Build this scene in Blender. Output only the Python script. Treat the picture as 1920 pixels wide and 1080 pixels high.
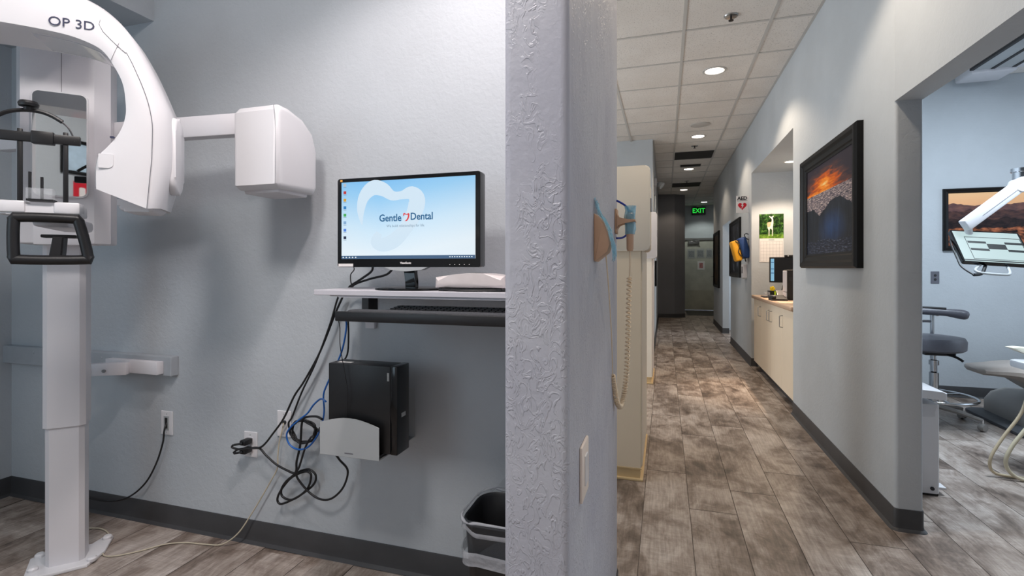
import bpy, bmesh, math, random
from mathutils import Vector, Matrix
random.seed(7)
PI = math.pi
scene = bpy.context.scene
for o in list(bpy.data.objects):
    bpy.data.objects.remove(o)
COL = scene.collection

# ------------------------------------------------------------------ camera
cam_d = bpy.data.cameras.new('camera'); cam = bpy.data.objects.new('camera', cam_d); COL.objects.link(cam)
cam.location = (0, 0, 1.25); cam.rotation_euler = (PI / 2, 0, math.radians(16.98))
cam_d.sensor_width = 36.0; cam_d.lens = 36.0 * 940 / 1920; cam_d.shift_y = -38 / 1920
cam_d.clip_start = 0.05
scene.camera = cam

# ------------------------------------------------------------------ world + exposure
W = bpy.data.worlds.new('world'); scene.world = W; W.use_nodes = True
W.node_tree.nodes['Background'].inputs[0].default_value = (0.55, 0.70, 0.95, 1)
W.node_tree.nodes['Background'].inputs[1].default_value = 0.6
vs = scene.view_settings
vs.view_transform = 'Standard'; vs.look = 'None'; vs.gamma = 1.0; vs.use_curve_mapping = False
vs.exposure = 0.0

# ------------------------------------------------------------------ large lights: daylight at the windows, plus an added rear fill
def area_light(name, loc, rot, sx, sy, power, color, spread=PI):
    l = bpy.data.lights.new(name, 'AREA'); l.shape = 'RECTANGLE'; l.size = sx; l.size_y = sy
    l.energy = power; l.color = color; l.spread = spread
    o = bpy.data.objects.new(name, l); COL.objects.link(o); o.location = loc; o.rotation_euler = rot
    return o
DAY = (0.72, 0.86, 1.0)
area_light('daylight_operatory', (4.52, 4.2, 1.75), (0, PI / 2, 0), 1.7, 2.0, 16, DAY)
area_light('rear_fill', (-2.55, -1.24, 1.75), (PI / 2, 0, 0), 1.3, 1.3, 10, (0.68, 0.87, 1.0))  # unseen cool fill added behind the camera for the alcove
area_light('daylight_bay', (-3.38, 2.6, 1.7), (0, -PI / 2, 0), 1.6, 0.9, 34, (0.93, 0.97, 1.0))
area_light('daylight_bay', (-3.38, 4.9, 1.7), (0, -PI / 2, 0), 1.6, 1.4, 55, (0.93, 0.97, 1.0))
area_light('daylight_sideroom', (3.35, 9.8, 1.6), (0, PI / 2, 0), 1.4, 1.0, 50, (0.9, 0.95, 1.0))
WARM = (1.0, 0.80, 0.60)
SOFTWHITE = (1.0, 0.93, 0.89)
CANS = [(0.44, 0.14, 20, (1.0, .80, .64)), (0.44, 2.57, 50, (1.0, .82, .64)), (0.44, 5.007, 58, WARM), (0.44, 7.44, 46, WARM), (0.42, 9.85, 26, WARM), (0.42, 12.44, 20, WARM), (1.04, 14.93, 30, (.95, 1, .92))]
ALCOVE_CANS = [(-0.97, 0.10, 33, (1.0, .94, .91)), (-0.54, 0.92, 104, (1.0, .88, .86))]
CEIL = 3.08

# ------------------------------------------------------------------ material helpers
MATS = {}
def srgb(r, g, b):
    f = lambda c: (c / 255 / 12.92) if c / 255 <= 0.04045 else ((c / 255 + 0.055) / 1.055) ** 2.4
    return (f(r), f(g), f(b), 1)
class NT:
    def __init__(s, name):
        s.m = bpy.data.materials.new(name); s.m.use_nodes = True; s.t = s.m.node_tree
        s.b = s.t.nodes['Principled BSDF']; MATS[name] = s.m
    def n(s, typ, **kw):
        nd = s.t.nodes.new(typ)
        for k, v in kw.items():
            if k.startswith('i_'): nd.inputs[k[2:].replace('_', ' ')].default_value = v
            else: setattr(nd, k, v)
        return nd
    def l(s, a, b): s.t.links.new(a, b)
    def set(s, **kw):
        for k, v in kw.items(): s.b.inputs[k.replace('_', ' ')].default_value = v
    def coord(s, kind='Object', scale=(1, 1, 1), rnd=False, loc=(0, 0, 0)):
        tc = s.n('ShaderNodeTexCoord'); mp = s.n('ShaderNodeMapping'); mp.inputs['Scale'].default_value = scale; mp.inputs['Location'].default_value = loc
        src = tc.outputs[kind]
        if rnd:
            oi = s.n('ShaderNodeObjectInfo'); ml = s.n('ShaderNodeMath', operation='MULTIPLY'); ml.inputs[1].default_value = 61.0
            s.l(oi.outputs['Random'], ml.inputs[0]); ad = s.n('ShaderNodeVectorMath', operation='ADD'); s.l(src, ad.inputs[0]); s.l(ml.outputs[0], ad.inputs[1]); src = ad.outputs[0]
        s.l(src, mp.inputs['Vector']); return mp.outputs[0]
    def noise(s, vec, scale, detail=4, rough=.55, dist=0):
        nd = s.n('ShaderNodeTexNoise'); nd.inputs['Scale'].default_value = scale; nd.inputs['Detail'].default_value = detail; nd.inputs['Roughness'].default_value = rough; nd.inputs['Distortion'].default_value = dist
        s.l(vec, nd.inputs['Vector']); return nd.outputs['Fac']
    def ramp(s, fac, stops, interp='LINEAR'):
        r = s.n('ShaderNodeValToRGB'); r.color_ramp.interpolation = interp; e = r.color_ramp.elements
        while len(e) < len(stops): e.new(0.5)
        for el, (p, c) in zip(e, stops): el.position = p; el.color = c
        s.l(fac, r.inputs[0]); return r.outputs[0]
    def mix(s, fac, a, b, mode='MIX'):
        m = s.n('ShaderNodeMix', data_type='RGBA', blend_type=mode)
        for sock, v in ((m.inputs[0], fac), (m.inputs[6], a), (m.inputs[7], b)):
            if hasattr(v, 'links'): s.l(v, sock)
            else: sock.default_value = v
        return m.outputs[2]
    def math(s, op, a, b=0.0, c=0.0, clamp=False):
        m = s.n('ShaderNodeMath', operation=op, use_clamp=clamp)
        for i, v in enumerate((a, b, c)):
            if hasattr(v, 'links'): s.l(v, m.inputs[i])
            else: m.inputs[i].default_value = v
        return m.outputs[0]
    def bump(s, h, strength=.3, dist=.01):
        b = s.n('ShaderNodeBump'); b.inputs['Strength'].default_value = strength; b.inputs['Distance'].default_value = dist
        s.l(h, b.inputs['Height']); s.l(b.outputs[0], s.b.inputs['Normal'])
    def color(s, c): s.l(c, s.b.inputs['Base Color'])
def plain(name, col, rough=.5, metal=0, grain=.06, scale=30, bump=0, coat=0, spec=None):
    t = NT(name); v = t.coord('Object'); nz = t.noise(v, scale, 3)
    d = tuple(x * (1 - grain) for x in col[:3]) + (1,); l = tuple(min(1, x * (1 + grain)) for x in col[:3]) + (1,)
    t.color(t.ramp(nz, [(.3, d), (.7, l)])); t.set(Roughness=rough, Metallic=metal, Coat_Weight=coat)
    if spec is not None: t.b.inputs['Specular IOR Level'].default_value = spec
    if bump: t.bump(nz, bump, .002)
    return t.m
def emit(name, col, strength):
    t = NT(name); t.set(Base_Color=(0, 0, 0, 1), Emission_Color=col, Emission_Strength=strength, Roughness=.4); return t.m
def paint(name, col, bump=.35, scale=38):
    t = NT(name); v = t.coord('Object'); a = t.noise(v, 2.2, 4); bn = t.noise(v, scale, 5, .6, .4); fine = t.noise(v, scale * 4, 2)
    d = tuple(x * .95 for x in col[:3]) + (1,); l = tuple(x * 1.05 for x in col[:3]) + (1,)
    t.color(t.ramp(a, [(.3, d), (.7, l)])); t.set(Roughness=.55)
    t.b.inputs['Specular IOR Level'].default_value = .35
    h = t.math('ADD', bn, t.math('MULTIPLY', fine, .25)); t.bump(h, bump, .006); return t.m
WALLC = srgb(186, 192, 197)
M_WALL = paint('wall_paint', WALLC, .3)
M_WALLD = paint('column_dark_grey', srgb(120, 122, 128), .25)  # darker grey than the other walls, used on the far column
def trowel():
    t = NT('wall_paint_trowelled'); v = t.coord('Object'); a = t.noise(v, 3, 4)
    t.color(t.ramp(a, [(.3, srgb(176, 178, 190)), (.7, srgb(192, 194, 202))])); t.set(Roughness=.45)
    vv = t.coord('Object', (1, 1, .6)); vo = t.n('ShaderNodeTexNoise'); vo.inputs['Scale'].default_value = 44; vo.inputs['Detail'].default_value = 3; vo.inputs['Distortion'].default_value = 1.3
    t.l(vv, vo.inputs['Vector']); edge = t.ramp(vo.outputs['Fac'], [(.44, (0, 0, 0, 1)), (.47, (1, 1, 1, 1)), (.53, (1, 1, 1, 1)), (.56, (.2, .2, .2, 1))])
    msk = t.ramp(t.noise(t.coord('Object', (9, 9, 2.5)), 1.6, 2), [(.36, (0, 0, 0, 1)), (.52, (1, 1, 1, 1))])
    h = t.math('ADD', t.math('MULTIPLY', edge, msk), t.math('MULTIPLY', t.noise(v, 60, 4), .55)); t.bump(h, .5, .0035); return t.m
M_TROWEL = trowel()
def vinyl():
    t = NT('vinyl_plank'); v = t.coord('Object', (1, 1, 1), True)
    big = t.noise(t.coord('Object', (2.3, 1.5, 1), True), 1.5, 5, .6, .7)
    mid = t.noise(t.coord('Object', (6, 3.2, 1), True), 1.6, 6, .68, 1.0)
    grain = t.noise(t.coord('Object', (110, 5, 1), True), 1.0, 4, .7)
    saw = t.noise(t.coord('Object', (3, 130, 1), True), 1.0, 3, .7)
    c = t.ramp(t.math('ADD', t.math('MULTIPLY', big, .6), t.math('MULTIPLY', mid, .4)), [(.36, srgb(92, 80, 72)), (.45, srgb(140, 126, 116)), (.54, srgb(182, 170, 161)), (.66, srgb(212, 203, 196))])
    c = t.mix(.5, c, t.ramp(grain, [(.35, (.42, .40, .38, 1)), (.6, (1, 1, 1, 1))]), 'MULTIPLY')
    c = t.mix(.28, c, t.ramp(saw, [(.35, (.45, .43, .40, 1)), (.6, (1, 1, 1, 1))]), 'MULTIPLY')
    oi = t.n('ShaderNodeObjectInfo'); tone = t.ramp(oi.outputs['Random'], [(0, (.88, .87, .86, 1)), (1, (1, 1, 1, 1))])
    t.color(t.mix(1.0, c, tone, 'MULTIPLY')); t.set(Roughness=.42); t.b.inputs['Specular IOR Level'].default_value = .4
    t.bump(t.math('ADD', grain, t.math('MULTIPLY', saw, .5)), .12, .002); return t.m
M_VINYL = vinyl()
def tilemat():
    t = NT('acoustic_tile'); v = t.coord('Object', (1, 1, 1), True); sp = t.noise(v, 95, 3, .7); a = t.noise(v, 3, 3)
    base = t.ramp(a, [(.3, srgb(222, 217, 211)), (.7, srgb(232, 228, 223))])
    t.color(t.mix(1.0, base, t.ramp(sp, [(.33, (.55, .54, .53, 1)), (.42, (1, 1, 1, 1))]), 'MULTIPLY')); t.set(Roughness=.9); t.bump(sp, .3, .003); return t.m
M_TILE = tilemat()
M_GRID = plain('grid_white', srgb(196, 194, 190), .5, 0, .02)
M_BASE = plain('cove_base_rubber', srgb(62, 62, 64), .5, 0, .1, 8)
M_PLASTIC = plain('white_plastic', srgb(222, 222, 225), .28, 0, .01, 4, coat=.15)
M_PLASTIC2 = plain('white_plastic_matte', srgb(216, 215, 219), .42, 0, .015, 4)
M_WHITEGLOSS = plain('white_gloss', srgb(205, 205, 210), .08, .35, .01, 3)
M_BLACK = plain('black_plastic', srgb(24, 24, 26), .4, 0, .1, 20)
M_BLACKG = plain('black_gloss', srgb(12, 12, 14), .12, 0, .05, 10)
M_CABLE = plain('cable_black', srgb(20, 20, 22), .45, 0, .1, 20)
M_BLUE = plain('cable_blue', srgb(28, 96, 176), .4, 0, .05, 20)
M_DBLUE = plain('cable_deep_blue', srgb(22, 50, 160), .4, 0, .05, 20)
M_BEIGEC = plain('cable_beige', srgb(196, 186, 164), .5, 0, .05, 20)
M_SEAM = plain('seam_grey', srgb(120, 120, 126), .6, 0, .02)
M_CREAM = plain('cream_laminate', srgb(228, 214, 192), .45, 0, .02, 3)
M_CREAM2 = plain('pale_cream_laminate', srgb(232, 226, 214), .4, 0, .02, 3)
M_CORD = plain('cord_cream', srgb(240, 220, 190), .45, 0, .03, 20)
M_TAN = plain('tan_plastic', srgb(204, 168, 140), .45, 0, .04, 20)
M_TANBASE = plain('tan_toe_kick', srgb(212, 186, 142), .5, 0, .05, 10)
M_GREYM = plain('grey_painted_steel', srgb(176, 180, 182), .4, 0, .02, 10)
M_CHROME = plain('chrome', srgb(200, 202, 205), .15, 1, .02, 5)
M_STEEL = plain('brushed_steel', srgb(170, 170, 170), .3, 1, .05, 40)
M_SHELF = plain('shelf_laminate', srgb(198, 197, 204), .35, 0, .02, 5)
M_RAIL = plain('painted_rail', srgb(166, 172, 178), .4, 0, .05, 12)
M_COUNTER = plain('stone_laminate', srgb(188, 160, 136), .35, 0, .16, 120)
M_FRAME = plain('black_frame_wood', srgb(12, 11, 11), .4, 0, .1, 20, spec=.25)
M_GREYUP = plain('grey_upholstery', srgb(98, 99, 108), .42, 0, .05, 60, .1)
M_BEIGEUP = plain('beige_upholstery', srgb(176, 166, 158), .38, 0, .04, 50, .08)
M_TAUPE = plain('taupe_plastic', srgb(142, 138, 134), .4, 0, .04, 10)
M_DGREY = plain('dark_grey_mat', srgb(70, 72, 76), .6, 0, .06, 30)
M_IVORY = plain('ivory_plastic', srgb(226, 222, 204), .35, 0, .02, 10)
M_PAPER = plain('paper_white', srgb(236, 232, 230), .7, 0, .02, 20)
M_PAPERG = plain('paper_grey', srgb(176, 178, 176), .4, 0, .1, 60)
M_INK = plain('ink_dark', srgb(40, 40, 44), .6, 0, .02)
M_NAVY = plain('ink_navy', srgb(48, 52, 78), .5, 0, .02)
M_RED = plain('sign_red', srgb(212, 20, 44), .45, 0, .02)
M_YEL = plain('nylon_yellow', srgb(232, 166, 28), .6, 0, .08, 80, .1)
M_NBLUE = plain('nylon_blue', srgb(24, 62, 120), .6, 0, .08, 80, .1)
M_LIME = plain('lime_paper', srgb(200, 232, 40), .6, 0, .03)
M_YFLOWER = plain('yellow_foam', srgb(250, 214, 20), .6, 0, .05)
M_DOOR = plain('door_paint_worn', srgb(196, 196, 184), .4, 0, .10, 5)
M_BLACKTILE = plain('return_grille_black', srgb(38, 36, 35), .8, 0, .1, 50)
M_TRIMAL = plain('aluminium_trim', srgb(150, 150, 150), .35, .6, .03)
M_DEER = plain('deer_tan', srgb(206, 178, 140), .7, 0, .2, 40)
M_DEERW = plain('deer_pale', srgb(238, 228, 214), .7, 0, .05, 40)
def film(name, col, alpha):
    t = NT(name); v = t.coord('Object'); nz = t.noise(v, 45, 3)
    t.set(Base_Color=col, Roughness=.1, Alpha=alpha); t.bump(nz, .8, .006); return t.m
M_FILM = film('blue_barrier_film', srgb(120, 200, 232), .55)
M_LINER = film('clear_bin_liner', srgb(120, 128, 136), .13)
M_LINERHEM = film('clear_bin_liner_hem', srgb(205, 208, 214), .5)
M_CLEAR = film('clear_acrylic', srgb(225, 230, 235), .25)
def glassmat():
    t = NT('window_glass'); t.set(Base_Color=(.9, .95, 1, 1), Roughness=.02, Alpha=.12); return t.m
M_GLASS = glassmat()
def mirrormat():
    t = NT('mirror_glass'); t.set(Base_Color=(.72, .74, .74, 1), Metallic=1.0, Roughness=.02); return t.m
M_MIRROR = mirrormat()
M_CANLIT = emit('can_lens', (1, .88, .74, 1), 9)
M_CANLITW = emit('can_lens_white', (1, .97, .92, 1), 9)

# ------------------------------------------------------------------ mesh helpers
def obj(name, bm, mat, parent=None, smooth=False, loc=None, rot=None):
    me = bpy.data.meshes.new(name); bmesh.ops.recalc_face_normals(bm, faces=bm.faces[:]); bm.to_mesh(me); bm.free()
    me.materials.append(mat)
    if smooth:
        me.polygons.foreach_set('use_smooth', [True] * len(me.polygons)); me.set_sharp_from_angle(angle=math.radians(smooth if smooth is not True else 40))
    o = bpy.data.objects.new(name, me); COL.objects.link(o)
    if parent: o.parent = parent
    if loc: o.location = loc
    if rot: o.rotation_euler = rot
    return o
def new(): return bmesh.new()
def box(bm, x0, x1, y0, y1, z0, z1, bev=0, seg=2, M=None):
    r = bmesh.ops.create_cube(bm, size=1)
    vs_ = r['verts']
    for v in vs_: v.co = Vector(((x0 + x1) / 2 + v.co.x * (x1 - x0), (y0 + y1) / 2 + v.co.y * (y1 - y0), (z0 + z1) / 2 + v.co.z * (z1 - z0)))
    if M is not None: bmesh.ops.transform(bm, matrix=M, verts=vs_)
    if bev:
        es = list({e for v in vs_ for e in v.link_edges}); bmesh.ops.bevel(bm, geom=es, offset=bev, segments=seg, profile=.5, affect='EDGES')
    return bm
def B(x0, x1, y0, y1, z0, z1, bev=0, seg=2): return box(new(), x0, x1, y0, y1, z0, z1, bev, seg)
def tube(bm, pts, r, seg=8, closed=False, cap=True):
    pts = [Vector(p) for p in pts]; n = len(pts); rings = []; prev = None
    for i, p in enumerate(pts):
        if closed: d = pts[(i + 1) % n] - pts[i - 1]
        else: d = pts[min(i + 1, n - 1)] - pts[max(i - 1, 0)]
        d.normalize() if d.length > 0 else None
        if prev is None:
            up = Vector((0, 0, 1)) if abs(d.z) < .9 else Vector((1, 0, 0)); a = d.cross(up).normalized()
        else:
            a = prev - d * prev.dot(d); a = a.normalized() if a.length > 1e-6 else d.orthogonal().normalized()
        prev = a; b = d.cross(a); rr = r[i] if isinstance(r, (list, tuple)) else r
        rings.append([bm.verts.new(p + (a * math.cos(t) + b * math.sin(t)) * rr) for t in [2 * PI * k / seg for k in range(seg)]])
    m = n if closed else n - 1
    for i in range(m):
        A, C = rings[i], rings[(i + 1) % n]
        for k in range(seg): bm.faces.new((A[k], A[(k + 1) % seg], C[(k + 1) % seg], C[k]))
    if cap and not closed: bm.faces.new(rings[0]); bm.faces.new(rings[-1])
    return bm
def spline(pts, sub=6, closed=False):
    P = [Vector(p) for p in pts]; n = len(P); out = []
    rng = range(n) if closed else range(n - 1)
    for i in rng:
        if closed: a, b, c, d = P[i - 1], P[i], P[(i + 1) % n], P[(i + 2) % n]
        else: a, b, c, d = P[max(i - 1, 0)], P[i], P[i + 1], P[min(i + 2, n - 1)]
        for k in range(sub):
            t = k / sub; out.append(.5 * ((2 * b) + (c - a) * t + (2 * a - 5 * b + 4 * c - d) * t * t + (3 * b - a - 3 * c + d) * t ** 3))
    if not closed: out.append(P[-1])
    return out
def T(pts, r, seg=8, sub=6, closed=False): return tube(new(), spline(pts, sub, closed), r, seg, closed)
def cyl(bm, p0, p1, r, seg=20, r2=None): return tube(bm, [p0, p1], [r, r if r2 is None else r2], seg)
def lathe(bm, prof, c=(0, 0, 0), seg=28, axis='Z'):
    rings = []
    for r, z in prof:
        ring = []
        for k in range(seg):
            a = 2 * PI * k / seg; x, y = r * math.cos(a), r * math.sin(a)
            p = {'Z': (x, y, z), 'X': (z, x, y), 'Y': (x, z, y)}[axis]; ring.append(bm.verts.new((c[0] + p[0], c[1] + p[1], c[2] + p[2])))
        rings.append(ring)
    for A, C in zip(rings, rings[1:]):
        for k in range(seg): bm.faces.new((A[k], A[(k + 1) % seg], C[(k + 1) % seg], C[k]))
    bm.faces.new(rings[0]); bm.faces.new(rings[-1]); return bm
def prism(bm, poly, d0, d1, plane='XZ', bev=0, seg=2):
    f = {'XZ': lambda a, b, d: (a, d, b), 'YZ': lambda a, b, d: (d, a, b), 'XY': lambda a, b, d: (a, b, d)}[plane]
    A = [bm.verts.new(f(a, b, d0)) for a, b in poly]; C = [bm.verts.new(f(a, b, d1)) for a, b in poly]; n = len(poly)
    fa = bm.faces.new(A); fc = bm.faces.new(C)
    for i in range(n): bm.faces.new((A[i], A[(i + 1) % n], C[(i + 1) % n], C[i]))
    if bev:
        es = [e for e in fa.edges] + [e for e in fc.edges]; bmesh.ops.bevel(bm, geom=list(set(es)), offset=bev, segments=seg, profile=.5, affect='EDGES')
    return bm
def rrect(x0, x1, y0, y1, r, n=6):
    rs = r if isinstance(r, (list, tuple)) else [r] * 4; out = []
    for (cx, cy, a0), q in zip(((x0, y0, PI), (x1, y0, 1.5 * PI), (x1, y1, 0), (x0, y1, .5 * PI)), rs):
        sx = 1 if cx == x0 else -1; sy = 1 if cy == y0 else -1
        if q <= 0: out.append((cx, cy)); continue
        for k in range(n + 1): a = a0 + k / n * PI / 2; out.append((cx + sx * q + q * math.cos(a), cy + sy * q + q * math.sin(a)))
    return out
def sweep(bm, prof, path):
    P = [Vector((p[0], p[1], 0)) for p in path]; n = len(P); rows = []
    for i, p in enumerate(P):
        d0 = (P[i] - P[i - 1]).normalized() if i > 0 else (P[1] - P[0]).normalized(); d1 = (P[i + 1] - P[i]).normalized() if i < n - 1 else d0
        n0 = Vector((d0.y, -d0.x, 0)); n1 = Vector((d1.y, -d1.x, 0)); m = (n0 + n1); m = m.normalized() if m.length > 1e-6 else n0; k = 1 / max(.3, m.dot(n1))
        rows.append([bm.verts.new(p + m * (o * k) + Vector((0, 0, z))) for o, z in prof])
    q = len(prof)
    for A, C in zip(rows, rows[1:]):
        for k in range(q): bm.faces.new((A[k], A[(k + 1) % q], C[(k + 1) % q], C[k]))
    bm.faces.new(rows[0]); bm.faces.new(rows[-1]); return bm
def text_obj(name, body, size, mat, parent, M, align='CENTER', extrude=0.0004, bold=0.0, sx=1.0):
    cu = bpy.data.curves.new(name, 'FONT'); cu.body = body; cu.size = size; cu.align_x = align; cu.align_y = 'CENTER'; cu.extrude = extrude; cu.offset = bold; cu.resolution_u = 3
    tmp = bpy.data.objects.new(name + '_tmp', cu); COL.objects.link(tmp)
    dg = bpy.context.evaluated_depsgraph_get(); me = bpy.data.meshes.new_from_object(tmp.evaluated_get(dg)); bpy.data.objects.remove(tmp)
    me.materials.clear(); me.materials.append(mat); me.transform(M @ Matrix.Diagonal((sx, 1, 1, 1)))
    o = bpy.data.objects.new(name, me); COL.objects.link(o); o.parent = parent; return o
def frameM(o, x, y):
    x = Vector(x).normalized(); y = Vector(y).normalized(); z = x.cross(y); m = Matrix((x, y, z)).transposed().to_4x4(); m.translation = Vector(o); return m
def thing(name, label, cat, loc=(0, 0, 0), rotz=0, group=None):
    o = bpy.data.objects.new(name, None); o.empty_display_size = .05; COL.objects.link(o); o.location = loc; o.rotation_euler = (0, 0, rotz); o['label'] = label; o['category'] = cat
    if group: o['group'] = group
    return o
def tag(o, label, cat, group=None):
    o['label'] = label; o['category'] = cat
    if group: o['group'] = group
    return o
def struct(o): o['kind'] = 'structure'; return o
def lab(o, label): o['label'] = label; return o
CAM_S, CAM_C = math.sin(math.radians(16.98)), math.cos(math.radians(16.98))
def in_view(corners, margin):
    for x, y, z in corners:
        d = -x * CAM_S + y * CAM_C
        if d < .25: continue
        u = 960 + 940 * (x * CAM_C + y * CAM_S) / d; v = 502 - 940 * (z - 1.25) / d
        if -margin < u < 1920 + margin and -margin < v < 1080 + margin: return True
    return False

# ================================================================== SETTING
R0, R1 = -1.3, 15.7           # rear wall and far wall
# ---- floor with planks
floor = struct(obj('floor', B(-3.6, 4.7, R0 - .1, R1 + .2, -.12, -.003), M_VINYL))
M_JOINT = plain('plank_joint', srgb(70, 62, 56), .7)
PW, PL = .2286, 1.2192
pm = {}
def plank(x0, x1, y0, y1):
    k = (round(x1 - x0, 3), round(y1 - y0, 3))
    if k not in pm:
        a, b = k[0] / 2 - .0007, k[1] / 2 - .0007; bm = new(); prism(bm, [(-a, -b), (a, -b), (a, b), (-a, b)], -.003, 0.0, 'XY', .0011, 1); bmesh.ops.recalc_face_normals(bm, faces=bm.faces[:])
        for f_ in bm.faces: f_.material_index = 0 if f_.normal.z > .95 else 1
        me = bpy.data.meshes.new('plank'); bm.to_mesh(me); bm.free(); me.materials.append(M_VINYL); me.materials.append(M_JOINT); pm[k] = me
    o = bpy.data.objects.new('plank', pm[k]); COL.objects.link(o); o.parent = floor; o.location = ((x0 + x1) / 2, (y0 + y1) / 2, 0); return o
cand = []
for i in range(-15, 20):
    x0 = -.108 + PW * i; off = {0: .82, 1: .0, 2: .55}.get(i % 3, 0) + (i * .37) % .3
    if i == 0: off = .86
    if i == 1: off = .40
    y = R0 - PL + off
    while y < R1:
        ya, yb = max(y, R0), min(y + PL, R1); y += PL
        if yb - ya < .02: continue
        cx, cy = x0 + PW / 2, (ya + yb) / 2
        if cx < -3.45 or cx > 4.5: continue
        if cx < -.3 and cy > 7.3: continue
        if cx > 1.2 and cy > 5.9 and not (cy > 12.2 and cx < 2): continue
        if cx < -.35 and 1.9 < cy: continue
        if not in_view([(x0, ya, 0), (x0 + PW, ya, 0), (x0, yb, 0), (x0 + PW, yb, 0), (cx, cy, 0)], 160): continue
        cand.append((math.hypot(cx, cy), x0, ya, yb))
cand.sort()
for _, x0, ya, yb in cand[:300]: plank(x0, x0 + PW, ya, yb)

# ---- ceiling with tiles and grid
ceiling = struct(obj('ceiling', B(-3.6, 4.7, R0 - .1, R1 + .2, CEIL + .014, CEIL + .12), M_TILE))
TS = .6096; tm = {}
def tile(x0, x1, y0, y1, mat=None, name='ceiling_tile'):
    k = (round(x1 - x0, 3), round(y1 - y0, 3), mat is None)
    if k not in tm:
        a, b = k[0] / 2 - .004, k[1] / 2 - .004; bm = new(); prism(bm, [(-a, -b), (a, -b), (a, b), (-a, b)], .002, .013, 'XY'); bmesh.ops.recalc_face_normals(bm, faces=bm.faces[:])
        me = bpy.data.meshes.new(name); bm.to_mesh(me); bm.free(); me.materials.append(mat or M_TILE); tm[k] = me
    o = bpy.data.objects.new(name, tm[k]); COL.objects.link(o); o.parent = ceiling; o.location = ((x0 + x1) / 2, (y0 + y1) / 2, CEIL); return o
XL = [.139 + TS * k for k in range(-3, 2)]                  # grid lines across the corridor: -1.69 .. .749
YL = [4.095 + TS * k for k in range(-4, 20)]
def spans(lines, lo, hi):
    e = [lo] + [v for v in lines if lo + .02 < v < hi - .02] + [hi]; return list(zip(e, e[1:]))
for ya, yb in spans(YL, 1.96, R1):
    for xa, xb in spans(XL, -1.69 if yb < 7.5 else -.17, 1.05 if yb < 12.2 else 2.0):
        dark = abs(xa - .139) < .01 and (abs(ya - (4.095 + 7 * TS)) < .02 or abs(ya - (4.095 + 12 * TS)) < .02)
        if not in_view([(xa, ya, CEIL), (xb, ya, CEIL), (xa, yb, CEIL), (xb, yb, CEIL)], 250): continue
        t_ = tile(xa, xb, ya, yb, M_BLACKTILE if dark else None, 'return_grille' if dark else 'ceiling_tile')
        if dark: t_['label'] = 'black return air grille in place of a ceiling tile'
for ya, yb in spans(YL, 2.0, 5.9):
    for xa, xb in spans([1.45 + TS * k for k in range(0, 6)], 1.165, 4.55):
        if in_view([(xa, ya, CEIL), (xb, ya, CEIL), (xa, yb, CEIL), (xb, yb, CEIL)], 250): tile(xa, xb, ya, yb)
GW = .012
for x in XL:
    y1 = 7.46 if x < -.2 else R1
    obj('grid_bar', B(x - GW, x + GW, 1.96, y1, CEIL - .003, CEIL + .003), M_GRID, ceiling)
for y in YL:
    obj('grid_bar', B(-1.69 if y < 7.46 else -.17, 1.05 if y < 12.2 else 2.0, y - GW, y + GW, CEIL - .002, CEIL + .003), M_GRID, ceiling)
obj('wall_angle', B(1.028, 1.05, 2.0, 12.18, CEIL - .003, CEIL + .003), M_GRID, ceiling)
obj('wall_angle', B(-.17, -.148, 7.46, 13, CEIL - .003, CEIL + .003), M_GRID, ceiling)
for k in range(6):
    x = 1.45 + TS * k
    if x < 4.5: obj('grid_bar', B(x - GW, x + GW, 1.0, 5.9, CEIL - .003, CEIL + .003), M_GRID, ceiling)
for y in YL:
    if y < 5.85: obj('grid_bar', B(1.165, 4.55, y - GW, y + GW, CEIL - .002, CEIL + .003), M_GRID, ceiling)

# ---- walls
def wall(name, *boxes, mat=None):
    bm = new()
    for b in boxes: box(bm, *b)
    return struct(obj(name, bm, mat or M_WALL))
H = CEIL + .013
wall('wall_back', (-3.45, -.24, 1.84, 1.955, 0, H))
bm = new(); prism(bm, rrect(-.305, -.175, .94, 1.955, [.016, .016, .016, .0]), 0, H, 'XY')
struct(obj('wall_partition', bm, M_TROWEL, smooth=30))
wall('wall_left', (-3.57, -3.45, R0, 1.955, 0, H))
wall('wall_soffit', (-3.45, -2.40, R0, 1.84, 2.46, H))
wall('wall_bay_left', (-3.57, -3.45, 1.955, 7.575, 0, .85), (-3.57, -3.45, 1.955, 7.575, 2.55, H), (-3.57, -3.45, 1.955, 2.1, .85, 2.55), (-3.57, -3.45, 3.1, 4.15, .85, 2.55), (-3.57, -3.45, 5.65, 7.575, .85, 2.55))
wall('wall_bay_end', (-3.45, -.17, 7.46, 7.575, 0, H))
wall('wall_corridor_left', (-.285, -.17, 7.575, 13.1, 0, H))
wall('wall_rear', (-3.57, -3.25, R0 - .12, R0, 0, H), (-3.25, -1.85, R0 - .12, R0, 0, 1.05), (-3.25, -1.85, R0 - .12, R0, 2.45, H), (-1.85, 4.7, R0 - .12, R0, 0, H))
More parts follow.
